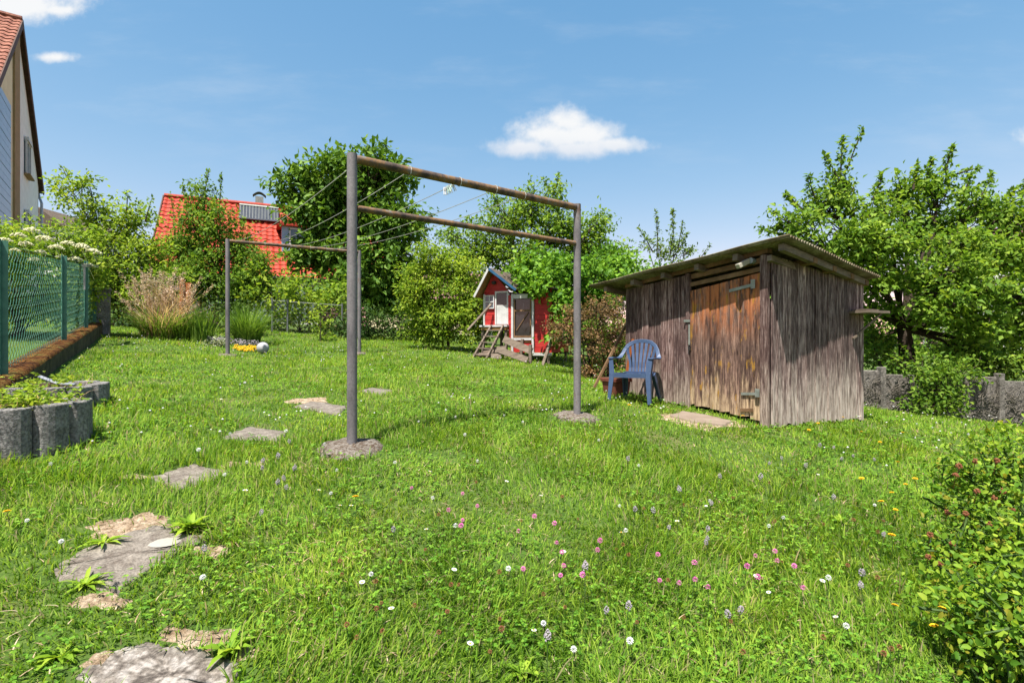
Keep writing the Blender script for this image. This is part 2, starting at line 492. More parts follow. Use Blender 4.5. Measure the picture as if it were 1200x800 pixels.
M['blue_paint'] = mottled('blue_trim', [(.3, (.04, .20, .48)), (.7, (.08, .34, .62))], 7, 5, .6, .3, .2, .003, k=0.5)
M['felt'] = mottled('roof_felt', [(.3, (.10, .075, .055)), (.7, (.21, .165, .13))], 7, 7, .9, .15, .5, .006, k=1.1)
M['ochre'] = mottled('ochre_boards', [(.3, (.34, .19, .06)), (.7, (.55, .34, .12))], 7, 6, .8, .2, .3, .004)
M['dark_glass'] = mottled('dark_pane', [(.3, (.015, .016, .018)), (.7, (.05, .05, .052))], 3, 4, .12, .6, 0)
M['inside'] = mottled('dark_inside', [(.3, (.05, .035, .028)), (.7, (.12, .08, .06))], 6, 4, .9, .1, 0)
M['red_tile'] = mottled('red_roof_tile', [(.3, (.40, .034, .016)), (.55, (.54, .052, .021)), (.75, (.62, .085, .03))], 2.5, 8, .65, .3, .3, .01, fine=(9, .35), k=1.25)
M['old_tile'] = mottled('old_roof_tile', [(.3, (.20, .07, .05)), (.5, (.33, .13, .085)), (.7, (.42, .21, .15))], 3.5, 8, .8, .2, .3, .01, fine=(7, .4), k=1.35)
M['mauve_tile'] = mottled('faded_roof_tile', [(.3, (.24, .11, .11)), (.7, (.38, .20, .20))], 4, 7, .8, .2, .3, .01, k=1.2)
M['plaster'] = mottled('grey_plaster', [(.3, (.60, .58, .54)), (.7, (.72, .70, .66))], 3, 6, .9, .15, .2, .004, k=1.8)
M['beige'] = mottled('beige_plaster', [(.3, (.66, .56, .36)), (.7, (.78, .68, .46))], 3, 6, .9, .15, .2, .004, k=1.6)
M['tan'] = mottled('tan_plaster', [(.3, (.36, .24, .12)), (.7, (.46, .32, .17))], 3, 6, .9, .15, .2, .004, k=1.2)
M['brown_board'] = mottled('brown_board', [(.3, (.10, .05, .035)), (.7, (.18, .10, .07))], 5, 6, .7, .25, .2, .004)
M['blue_slate'] = mottled('blue_slate', [(.3, (.30, .44, .62)), (.7, (.46, .60, .78))], 3, 5, .35, .5, .2, .004)
M['collector'] = mottled('collector_tubes', [(.3, (.05, .06, .075)), (.7, (.10, .11, .13))], 5, 3, .3, .5, 0, k=0.8)
M['window'] = mottled('window_glass', [(.3, (.08, .12, .17)), (.7, (.14, .19, .25))], 2, 2, .08, .7, 0)
M['green_metal'] = mottled('green_coating', [(.3, (.025, .085, .062)), (.7, (.05, .14, .10))], 12, 5, .5, .4, .2, .002, k=2.5)
M['grey_wire'] = mottled('grey_wire', [(.3, (.18, .19, .19)), (.7, (.30, .31, .31))], 12, 4, .5, .4, 0, metal=.3)
M['alu'] = mottled('bright_metal', [(.3, (.55, .58, .62)), (.7, (.72, .75, .80))], 8, 4, .35, .5, .1, .002, metal=.5, k=0.75)
M['orange'] = mottled('orange_board', [(.3, (.50, .13, .03)), (.7, (.66, .22, .06))], 7, 6, .75, .2, .3, .004, k=0.75)
M['bark'] = mottled('bark', [(.3, (.035, .025, .018)), (.55, (.10, .075, .055)), (.75, (.18, .15, .12))], 10, 8, .95, .1, 1.0, .02, (1, 1, .35))
M['dry'] = mottled('dry_stems', [(.3, (.22, .19, .15)), (.7, (.42, .38, .32))], 9, 6, .9, .1, .3, .004, k=0.75)
M['garden_wall'] = mottled('garden_wall', [(.3, (.16, .145, .125)), (.5, (.27, .245, .22)), (.7, (.38, .35, .31))], 6, 8, .95, .1, .9, .02, fine=(30, .55), k=1.15)
M['white_ball'] = mottled('white_ball', [(.3, (.50, .50, .50)), (.6, (.74, .74, .74))], 6, 5, .6, .3, .2, .004, k=0.85)
M['petal_white'] = mottled('white_petals', [(.3, (.72, .72, .70)), (.7, (.82, .82, .80))], 9, 2, .7, .2, 0, k=1.25)
M['petal_pink'] = mottled('pink_petals', [(.3, (.52, .09, .30)), (.7, (.64, .22, .44))], 90, 2, .7, .2, 0, k=1.6)
M['petal_lilac'] = mottled('lilac_petals', [(.3, (.42, .37, .41)), (.7, (.60, .54, .58))], 90, 2, .7, .2, 0, k=0.85)
M['petal_yellow'] = mottled('yellow_petals', [(.3, (.70, .38, .01)), (.7, (.82, .55, .02))], 40, 2, .7, .2, 0, k=1.45)
M['petal_cream'] = mottled('cream_florets', [(.3, (.50, .47, .26)), (.7, (.70, .67, .46))], 40, 4, .8, .2, .4, .01, k=1.7)
M['seed_head'] = mottled('seed_head', [(.3, (.30, .10, .045)), (.7, (.48, .20, .09))], 60, 3, .8, .2, .3, .004, k=0.75)
M['stem'] = mottled('green_stem', [(.3, (.05, .10, .02)), (.7, (.09, .16, .035))], 20, 2, .7, .2, 0)

M['grass'] = leaf_mat('grass_blades', (.040, .098, .012), (.102, .205, .022), (.195, .290, .050), .5, .5, extra=(.30, .25, .13))
M['clover'] = leaf_mat('clover_leaves', (.035, .105, .012), (.070, .175, .020), (.12, .235, .03), .3, .5)
M['weed'] = leaf_mat('broad_weed_leaves', (.075, .16, .015), (.13, .235, .025), (.20, .30, .04), .35, .45)
M['leaf_apple'] = leaf_mat('apple_leaves', (.042, .098, .014), (.085, .170, .022), (.155, .245, .040), .35, .45)
M['leaf_walnut'] = leaf_mat('walnut_leaves', (.026, .070, .012), (.052, .120, .018), (.100, .185, .030), .25, .45)
M['leaf_light'] = leaf_mat('pale_leaves', (.065, .135, .016), (.120, .205, .026), (.195, .275, .045), .4, .5)
M['leaf_mid'] = leaf_mat('mid_leaves', (.035, .085, .013), (.070, .145, .020), (.125, .205, .034), .35, .5)
M['leaf_olive'] = leaf_mat('olive_leaves', (.040, .085, .014), (.075, .135, .022), (.12, .185, .035), .3, .5)
M['leaf_vine'] = leaf_mat('vine_leaves', (.030, .090, .012), (.065, .160, .018), (.11, .225, .028), .3, .4)
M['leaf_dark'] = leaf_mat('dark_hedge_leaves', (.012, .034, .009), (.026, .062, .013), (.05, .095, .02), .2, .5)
M['leaf_copper'] = leaf_mat('copper_leaves', (.085, .062, .025), (.155, .095, .055), (.26, .16, .105), .3, .5)
M['leaf_shrub'] = leaf_mat('rose_leaves', (.040, .105, .014), (.095, .185, .022), (.175, .26, .035), .38, .4, extra=(.30, .27, .03))
M['leaf_straw'] = leaf_mat('straw_blades', (.20, .13, .075), (.36, .25, .16), (.50, .38, .27), .3, .6)
M['leaf_plume'] = leaf_mat('plume_flakes', (.22, .15, .10), (.36, .26, .19), (.50, .40, .32), .3, .6)
M['leaf_reed'] = leaf_mat('reed_blades', (.045, .10, .015), (.085, .165, .024), (.15, .235, .05), .35, .5)
M['leaf_silver'] = leaf_mat('silvery_leaves', (.09, .13, .09), (.17, .22, .16), (.34, .37, .32), .25, .5)


def ground_mat():
    m, nt, b = base_mat('lawn_soil', .95, .1)
    f = tex_noise(nt, 1.7, 6, .65); g = tex_noise(nt, 26, 5, .7)
    soil = ramp(nt, g, [(.3, (.085, .058, .032)), (.55, (.20, .145, .085)), (.72, (.31, .235, .15))])
    thatch = ramp(nt, g, [(.3, (.030, .060, .012)), (.55, (.065, .11, .020)), (.75, (.12, .16, .04))])
    c = mixc(nt, ramp(nt, f, [(.28, .45), (.46, 1.0)]), soil, thatch)
    nt.links.new(c, b.inputs['Base Color']); set_bump(nt, b, g, .9, .02)
    return m


M['ground'] = ground_mat()

# ------------------------------------------------------------------ ground
def build_ground():
    a = np.concatenate([-np.geomspace(34, 900, 16)[::-1], np.linspace(-32, 32, 161), np.geomspace(34, 900, 16)])
    bY = np.concatenate([-np.geomspace(12, 900, 14)[::-1] , np.linspace(-11, 44, 139), np.geomspace(46, 1200, 18)])
    gx, gy = np.meshgrid(a, bY); z = gzn(gx, gy)
    nx, ny = len(a), len(bY)
    i, j = np.meshgrid(np.arange(nx - 1), np.arange(ny - 1))
    q = (j * nx + i).ravel()
    f = np.c_[q, q + 1, q + nx + 1, q + nx]
    o = mesh_np('ground', np.c_[gx.ravel(), gy.ravel(), z.ravel()], [f], M['ground'], smooth_=True)
    setp(o, kind='structure')


build_ground()

# ------------------------------------------------------------------ the shed
SN = Vector((2.78, 5.6, 0)); SU = Vector((.872, .490, 0)); SV = Vector((-.490, .872, 0))
RP0, RP1, RP2 = at(925, 277, 5.2), at(1032, 326, 6.42), at(690, 336, 7.85)
RN = (RP1 - RP0).cross(RP2 - RP0).normalized()
if RN.z < 0: RN = -RN
KEEP_OUT = []                # convex footprints without grass


def roof_z(p): return RP0.z - (RN.x * (p.x - RP0.x) + RN.y * (p.y - RP0.y)) / RN.z


def build_shed():
    rng = random.Random(4)
    WL, WR = 2.26, 1.815        # front wall length, side wall length
    root = empty('garden_shed', (SN.x, SN.y, gz(SN.x, SN.y)), 'old weathered plank shed under a corrugated lean-to roof', 'shed')
    up = Vector((0, 0, 1))

    def planks(mb, origin, d, nrm, s0, s1, drop=.075, zb=None, wmin=.085, wmax=.14, top=None, flare=0.0):
        s = s0
        while s < s1 - .01:
            w = min(rng.uniform(wmin, wmax), s1 - s)
            if s1 - s - w < .05: w = s1 - s
            a = origin + d * (s + .003); b = origin + d * (s + w - rng.choice((.005, .007, .010)))
            off = nrm * rng.uniform(-.005, .011)
            t = .022
            za = (zb(a) if zb else gz(a.x, a.y) + .02) + rng.uniform(-.02, .03); zb_ = (zb(b) if zb else gz(b.x, b.y) + .02) + rng.uniform(-.012, .015)
            ta, tb = (roof_z(a) - drop, roof_z(b) - drop) if top is None else (top(a), top(b))
            lean = rng.uniform(-.004, .004)
            q0 = [a + off + up * za, b + off + up * zb_, b + off + d * lean + up * tb, a + off + d * lean + up * ta]
            q1 = [p + nrm * t for p in q0]
            mb.hexa(q0, q1)
            s += w
    fn = -SU; sn = -SV
    mb = MB(); planks(mb, SN, SV, fn, 1.135, WL); mb.build('front_wall', M['shed'], root)
    mb = MB(); planks(mb, SN, SU, sn, 0.0, WR, wmin=.065, wmax=.11); mb.build('side_wall', M['shed_side'], root)
    back = SN + SU * WR
    mb = MB(); planks(mb, back, SV, SU, 0.0, WL); planks(mb, SN + SV * WL, SU, SV, 0, WR); mb.build('rear_wall', M['shed'], root)
    # posts
    for s, w in ((0.048, .09), (1.10, .06)):
        p = SN + SV * s; mb = MB()
        g = gz(p.x, p.y)
        mb.bar(p + fn * .026 + up * (g + .0), p + fn * .026 + up * (roof_z(p) - .06), w, .04, SV); mb.build('door_post', M['shed'], root)
    # door
    dr_top = lambda p: roof_z(p) - .235 - .05 * ((p - SN).dot(SV))
    mb = MB(); planks(mb, SN + fn * .004, SV, fn, .10, 1.065, top=dr_top, zb=lambda p: gz(p.x, p.y) + .055, wmin=.10, wmax=.15)
    door = mb.build('door', M['door'], root)

    def on_front(s, dz_from_roof, out): p = SN + SV * s; return p + fn * out + up * (roof_z(p) - dz_from_roof)
    def on_px(px, py, out):
        r = (px - 600) / F; s = (SN.x - r * SN.y) / (-SV.x + r * SV.y); p = SN + SV * s
        Y = p.y; return p + fn * out + up * (EYE + (400 - py) / F * Y)
    # hinges, hasp, plate
    mb = MB(); a = on_px(857, 341, .036); b = on_px(884, 334, .036)
    mb.bar(a, b, .035, .006, up); mb.build('strap_hinge', M['galv'], door)
    mb = MB(); c = on_px(886, 333, .053); mb.box(c, (.05, .10, .01), (SV, up, fn)); mb.box(c + up * .03 + fn * .006, (.015, .015, .012), (SV, up, fn)); mb.build('hinge_plate', M['galv'], root)
    mb = MB(); a = on_px(871, 461, .036); b = on_px(889, 461, .036)
    mb.bar(a, b, .03, .006, up); mb.build('strap_hinge', M['galv'], door)
    mb = MB(); c = on_px(891, 460, .053); mb.box(c, (.05, .09, .01), (SV, up, fn)); mb.build('hinge_plate', M['galv'], root)
    mb = MB(); mb.bar(on_px(870, 480, .036), on_px(885, 480, .036), .035, .006, up); mb.build('metal_plate', M['raw_timber'], door)
    mb = MB(); mb.bar(on_px(805, 376, .052), on_px(812, 376, .052), .03, .012, up); mb.tube([on_px(811, 380, .05), on_px(811, 404, .05)], .011, 8); mb.build('hasp', M['galv'], door)
    mb = MB(); mb.box(on_px(811.5, 408, .055), (.03, .05, .022), (SV, up, fn)); mb.tube([on_px(810.3, 405, .055), on_px(810.3, 402, .055), on_px(812.7, 402, .055), on_px(812.7, 405, .055)], .003, 6); mb.build('padlock', M['dark_iron'], door)
    # beams over the door
    mb = MB(); mb.bar(on_front(-.02, .105, -.02), on_front(1.22, .105, -.02), .06, .07, up); mb.build('lintel_beam', M['raw_timber'], root)
    mb = MB(); mb.bar(on_front(.09, .20, .012), on_front(1.13, .205, .012), .05, .03, up); mb.build('lintel_beam', M['raw_timber'], root)
    mb = MB(); mb.bar(on_front(.02, .02, -.02), on_front(2.28, .02, -.02), .05, .09, up)  # wall plate under the sheets
    mb.build('wall_plate', M['raw_timber'], root)
    # rafters along SU, ends show under the eave
    e1 = (RP1 - RP0); e2 = (RP2 - RP0); L1, L2 = e1.length, e2.length; d1, d2 = e1 / L1, e2 / L2
    for k, s in enumerate((.14, .66, 1.20, 1.74, 2.28, 2.84)):
        p = RP0 + d2 * s - RN * .055
        mb = MB(); mb.bar(p + d1 * (.06 + .05 * rng.random()), p + d1 * (L1 - .12), .06, .07, d2); mb.build('rafter', M['timber'], root)
    for k, s in enumerate((.75, 1.2, 1.65, 2.05)):
        p = RP0 + d1 * s - RN * .062
        mb = MB(); mb.bar(p + d2 * .10, p + d2 * .9, .07, .06, d1); mb.build('purlin', M['raw_timber'], root)
    mb = MB(); p = RP0 + d2 * .30 - RN * .125; mb.bar(p + d1 * .15, p + d1 * (L1 - .2), .05, .06, d2); mb.build('side_plate', M['timber'], root)
    # corrugated sheets, waves along SV
    nu, nv = 40 * 8, 14; V = []
    for j in range(nv + 1):
        for i in range(nu + 1):
            a = i / nu * L1; b = j / nv * L2
            w = .014 * math.cos(a / L1 * 40 * 2 * math.pi)
            sag = .006 * math.sin(b * 4.1 + a) + .006 * math.sin(a * 3.3)
            V.append(RP0 + d1 * a + d2 * b + RN * (w + sag + .006))
    n1 = nu + 1; V2 = [v + RN * .008 for v in V]; tot = len(V)
    V = np.array([tuple(v) for v in V + V2])
    i, j = np.meshgrid(np.arange(nu), np.arange(nv)); q = (j * n1 + i).ravel()
    lo = np.c_[q + n1, q + n1 + 1, q + 1, q]; hi = np.c_[q, q + 1, q + n1 + 1, q + n1] + tot
    ed = []
    for i in range(nu):
        ed += [(i, i + 1, i + 1 + tot, i + tot)]; k = nv * n1 + i; ed += [(k + 1, k, k + tot, k + 1 + tot)]
    for j in range(nv):
        k = j * n1; ed += [(k + n1, k, k + tot, k + n1 + tot)]; k += nu; ed += [(k, k + n1, k + n1 + tot, k + tot)]
    mesh_np('corrugated_roof', V, [lo, hi, np.array(ed)], M['sheet'], root, smooth_=True, out=True)
    # little shelf with a strut on the side wall
    p = SN + SU * 1.62 + sn * .0
    z = EYE + (400 - 366) / F * p.y
    mb = MB(); mb.box(p + SU * .10 + sn * .13 + up * z, (.46, .24, .03), (SU, sn, up)); mb.box(p + SU * .05 + sn * .12 + up * (z + .025), (.3, .14, .012), (SU, sn, up)); sh = mb.build('wall_shelf', M['timber'], root)
    mb = MB(); mb.bar(p + SU * .18 + sn * .22 + up * (z - .02), p - SU * .06 + sn * .03 + up * (z - .32), .03, .02); mb.build('shelf_strut', M['timber'], sh)
    # flood lamp under the eave by the door
    c = on_px(879, 309, .10); mb = MB()
    ax = Vector((-.45, .2, 0)) + fn * .7 + up * -.55; ax.normalize(); sd_ = ax.cross(up).normalized(); u2 = sd_.cross(ax)
    mb.bar(c - ax * .06, c + ax * .09, .075, .055, sd_); lm = mb.build('door_lamp', M['cream'], root, bevel=.008)
    mb = MB(); mb.tube([on_px(884.5, 306, .02), on_px(884.5, 306, .075)], .034, 12); mb.build('lamp_mount', M['lamp_glass'], lm)
    q = [SN, SN + SU * WR, SN + SU * WR + SV * WL, SN + SV * WL]
    KEEP_OUT.append([(p.x, p.y) for p in q])


build_shed()


def slab(name, corners, zlift, thick, mat, label, cat, group=None, rng=None, rag=.05, n=7):
    """an irregular stone slab lying in the lawn; corners are ground points"""
    cs = [Vector((c[0], c[1], 0)) for c in corners]; pts = []
    for i in range(len(cs)):
        a, b = cs[i], cs[(i + 1) % len(cs)]
        for k in range(n):
            p = a.lerp(b, k / n); pts.append(p + Vector((rng.uniform(-rag, rag) * .6, rng.uniform(-rag, rag) * .6, 0)))
    KEEP_OUT.append([(p.x, p.y) for p in pts])
    c = sum(pts, Vector()) / len(pts)
    zs = [gz(p.x, p.y) + zlift for p in pts]
    V = []; m = len(pts); rings = [(1.02, -thick), (1.0, -.006), (.97, .0)] + [(r, .0) for r in (.75, .5, .25)]
    for r, dz in rings:
        for p, z in zip(pts, zs):
            q = c + (p - c) * r
            V.append((q.x, q.y, gz(q.x, q.y) + zlift + dz + (rng.uniform(-.0015, .0015) if r < .99 else 0)))
    V.append((c.x, c.y, gz(c.x, c.y) + zlift))
    fs = [(k * m + i, k * m + (i + 1) % m, (k + 1) * m + (i + 1) % m, (k + 1) * m + i) for k in range(len(rings) - 1) for i in range(m)]
    tri = [((len(rings) - 1) * m + i, (len(rings) - 1) * m + (i + 1) % m, len(V) - 1) for i in range(m)]
    o = mesh_np(name, V, [np.array(fs), np.array(tri)], mat, origin=(c.x, c.y, gz(c.x, c.y)), smooth_=True, up=Vector((0, 0, 1)))
    setp(o, label, cat, group)
    return o


def stepping_stones():
    rng = random.Random(9)
    G = 'stepping stones across the lawn'
    data = [('worn grey stepping stone at the bottom edge, nearest of the row', [(90, 800), (150, 757), (215, 762), (278, 778), (285, 830), (160, 870)], 'paver_rough'),
            ('large flat stepping stone with a round pale lichen spot', [(52, 674), (100, 645), (180, 618), (246, 634), (205, 652), (135, 698)], 'paver'),
            ('stepping stone straight beyond the one with the lichen spot', [(174, 562), (225, 545), (277, 556), (205, 576)], 'paver'),
            ('stepping stone between the concrete planters and the front frame post', [(257, 515), (290, 502), (340, 507), (325, 518)], 'paver'),
            ('stepping stone just left of the front frame post, beyond its footing', [(342, 478), (365, 471), (408, 477), (395, 486)], 'paver'),
            ('thin sliver of stepping stone right of the front frame post', [(420, 459), (435, 455), (460, 458), (448, 463)], 'paver')]
    for lab, px, mt in data:
        cs = [ground_at(*p) for p in px]
        o = slab('stepping_stone', cs, .010, .06, M[mt], lab, 'stepping stone', G, rng, .03)
        if 'lichen' in lab:
            p = ground_at(193, 639); mb = MB(); n = 18
            ring = [Vector((p.x + .062 * math.cos(k * 2 * math.pi / n) * rng.uniform(.9, 1.1), p.y + .062 * math.sin(k * 2 * math.pi / n) * rng.uniform(.9, 1.1), gz(p.x, p.y) + .024)) for k in range(n)]
            mb.dome(Vector((p.x, p.y, gz(p.x, p.y) + .008)), .066, .060, .010, 20, 4, False, .08, rng); mb.build('lichen_spot', M['white_paint_dull'], o, smooth_=True)
    cs = [ground_at(*p) for p in [(785, 489), (800, 484), (830, 489), (856, 496), (850, 500), (815, 497)]]
    slab('doorstep_slab', cs, .03, .06, M['pale_slab'], 'pale sandy slab sunk in front of the shed door', 'doorstep', None, rng, .02)


M['white_paint_dull'] = mottled('pale_lichen', [(.3, (.44, .41, .35)), (.7, (.54, .50, .44))], 30, 5, .9, .1, .4, .003)
stepping_stones()

BARE = []                    # (x, y, rx, ry, angle) worn soil


def bare_soil():
    rng = random.Random(14); V = []; fs = []
    for (px, py, wx, wy) in [(150, 622, 62, 14), (170, 612, 30, 12), (118, 704, 40, 10), (246, 648, 26, 10), (235, 752, 58, 15), (158, 560, 18, 4), (120, 776, 22, 10), (272, 545, 14, 4), (362, 470, 28, 5), (820, 494, 46, 7), (304, 545, 12, 4), (290, 770, 16, 10)]:
        c = ground_at(px, py); a = ground_at(px + wx, py); b = ground_at(px, py - wy); rx = (a - c).length; ry = abs(b.y - c.y); n = 26; base = len(V); BARE.append((c.x, c.y, rx, ry))
        ph = [rng.uniform(0, 6.28) for _ in range(3)]
        for r in (1.0, .8, .5, .2):
            for k in range(n):
                t = 2 * math.pi * k / n; q = r * (1 + .22 * math.sin(3 * t + ph[0]) + .14 * math.sin(5 * t + ph[1]) + .08 * math.sin(9 * t + ph[2])); x, y = c.x + rx * q * math.cos(t), c.y + ry * q * math.sin(t)
                V.append((x, y, gz(x, y) + (-.012 if r == 1.0 else .005 + rng.uniform(-.003, .005))))
        fs += [(base + i * n + k, base + i * n + (k + 1) % n, base + (i + 1) * n + (k + 1) % n, base + (i + 1) * n + k) for i in range(3) for k in range(n)]
        cap = len(V); V.append((c.x, c.y, gz(c.x, c.y) + .006)); fs += [(base + 3 * n + k, base + 3 * n + (k + 1) % n, cap, cap) for k in range(n)]
    q = [f for f in fs if f[2] != f[3]]; t = [f[:3] for f in fs if f[2] == f[3]]
    o = mesh_np('bare_soil', V, [np.array(q), np.array(t)], M['bare'], smooth_=True, up=Vector((0, 0, 1))); setp(o, kind='structure')


M['bare'] = mottled('dry_sandy_soil', [(.38, (.20, .135, .08)), (.5, (.36, .265, .175)), (.62, (.50, .40, .29))], 24, 9, .95, .1, 1.0, .02, fine=(110, .45), k=1.9)
bare_soil()

# ------------------------------------------------------------------ clothes drying frames
H = 2.2


def drying_frame(name, pa, pb, rail, lines_label):
    rng = random.Random(3)
    A, B = Vector(pa), Vector(pb); zt = (A.z + B.z) / 2 + H
    A.z = gz(A.x, A.y); B.z = gz(B.x, B.y); d = Vector((B.x - A.x, B.y - A.y, 0)).normalized()
    root = empty(name, A, lines_label, 'clothes frame', 'pipe frames for drying laundry')
    for P in (A, B):
        mb = MB(); mb.tube([Vector((P.x, P.y, P.z - .1)), Vector((P.x, P.y, P.z + 1)), Vector((P.x, P.y, zt + .035))], .038, 18); mb.build('post', M['pipe'], root, smooth_=True)
        mb = MB(); pts = []
        r0 = .24 if name == 'drying_frame' and P.y < 8 else .16
        V = []; seg = 22
        rr = [rng.uniform(.88, 1.1) for _ in range(seg)]
        for r, dz in ((1.06, -.05), (1.0, .012), (.8, .034), (.5, .044), (.12, .050)):
            for k in range(seg):
                an = 2 * math.pi * k / seg; x = P.x + r0 * r * rr[k] * math.cos(an); y = P.y + r0 * r * rr[k] * math.sin(an)
                V.append((x, y, gz(x, y) + dz + rng.uniform(-.006, .008)))
        mb.add(V, [(i * seg + k, i * seg + (k + 1) % seg, (i + 1) * seg + (k + 1) % seg, (i + 1) * seg + k) for i in range(4) for k in range(seg)] + [tuple(range(4 * seg, 5 * seg))])
        mb.build('footing', M['concrete'], root, smooth_=True)
        KEEP_OUT.append([(P.x + r0 * .95 * math.cos(2 * math.pi * k / 12), P.y + r0 * .95 * math.sin(2 * math.pi * k / 12)) for k in range(12)])
    a, b = Vector((A.x, A.y, zt)), Vector((B.x, B.y, zt))
    mb = MB(); mb.tube([a + d * .03, a.lerp(b, .5), b - d * .03] if rail else [a + d * .03, b - d * .03], .034, 16); mb.build('top_bar', M['rust_pipe'], root, smooth_=True)
    if rail:
        dz = Vector((0, 0, -.375)); mb = MB(); mb.tube([a + d * .036 + dz, b - d * .036 + dz], .025, 14); mb.build('lower_bar', M['rust_pipe'], root, smooth_=True)
    return a, b, d, root


fa, fb, fd, _r1 = drying_frame('drying_frame', (-1.22, 3.97, EYE - .81), (.68, 5.43, EYE - .80), True, 'large rusty pipe frame with two crossbars on concrete footings')
ba, bb, bd, _r2 = drying_frame('drying_frame', (-5.43, 9.94, EYE - .29), (-3.28, 11.18, EYE - .275), False, 'far pipe frame with a single crossbar beside the flower bed')


def clothes_lines():
    ts = [-.0, .2, .40, .56, .70]; tb = [.05, .26, .45, .60, .73]
    labs = ['leftmost clothes line, tied at the front frame corner', 'second clothes line from the front frame corner', 'middle clothes line, holding the bunch of pegs',
            'clothes line just right of the one holding the pegs', 'rightmost clothes line, farthest from the front frame corner']
    out = []
    for k in range(5):
        p = fa.lerp(fb, ts[k]) + Vector((0, 0, -.0 if k else -.06)); q = ba.lerp(bb, tb[k]); pts = []
        for i in range(25):
            t = i / 24; w = p.lerp(q, t); w.z -= .10 * 4 * t * (1 - t); pts.append(w)
        mb = MB(); mb.tube(pts, .0036, 5)
        for e, dd in ((p, fd), (q, bd)):
            ring = []
            r = .040
            for i in range(9):
                an = i / 8 * 2 * math.pi; ring.append(e + Vector((0, 0, r * math.cos(an))) + dd.cross(Vector((0, 0, 1))) * r * math.sin(an))
            if k: mb.tube(ring, .0036, 5)
        o = mb.build('clothes_line', M['line'], origin=p); setp(o, labs[k], 'clothes line', 'cords strung between the frames')
        out.append(pts)
    # pegs on the middle line
    rng = random.Random(2)
    mats = [M['white_paint'], M['peg_green'], M['white_paint'], M['peg_green'], M['white_paint'], M['white_paint']]
    labs = ['clothes pegs bunched on the middle line']
    for i in range(6):
        t = .018 + i * .0048
        w = fa.lerp(fb, ts[2]).lerp(ba.lerp(bb, tb[2]), t); w.z -= .10 * 4 * t * (1 - t)
        d = Vector((rng.uniform(-.4, .4), rng.uniform(-.35, .35), -1)).normalized(); s = Vector((1, 0, 0)).cross(d).normalized()
        mb = MB(); top = w - d * .02
        mb.bar(top, top + d * .075, .012, .007, s); mb.bar(top + d.cross(s) * .010, top + d.cross(s) * .015 + d * .075, .012, .007, s)
        mb.tube([top + d * .03 - s * .008 + d.cross(s) * .005, top + d * .03 + s * .008 + d.cross(s) * .005], .005, 6)
        o = mb.build('clothes_peg', mats[i], origin=w)
        setp(o, ('pale green' if mats[i] is M['peg_green'] else 'white') + ' clothes peg clipped in the bunch on the middle line', 'clothes peg', 'clothes pegs, pale green' if mats[i] is M['peg_green'] else 'clothes pegs, white')


M['peg_green'] = mottled('pale_green_plastic', [(.3, (.42, .62, .48)), (.7, (.52, .72, .58))], 9, 2, .5, .4, 0)
clothes_lines()


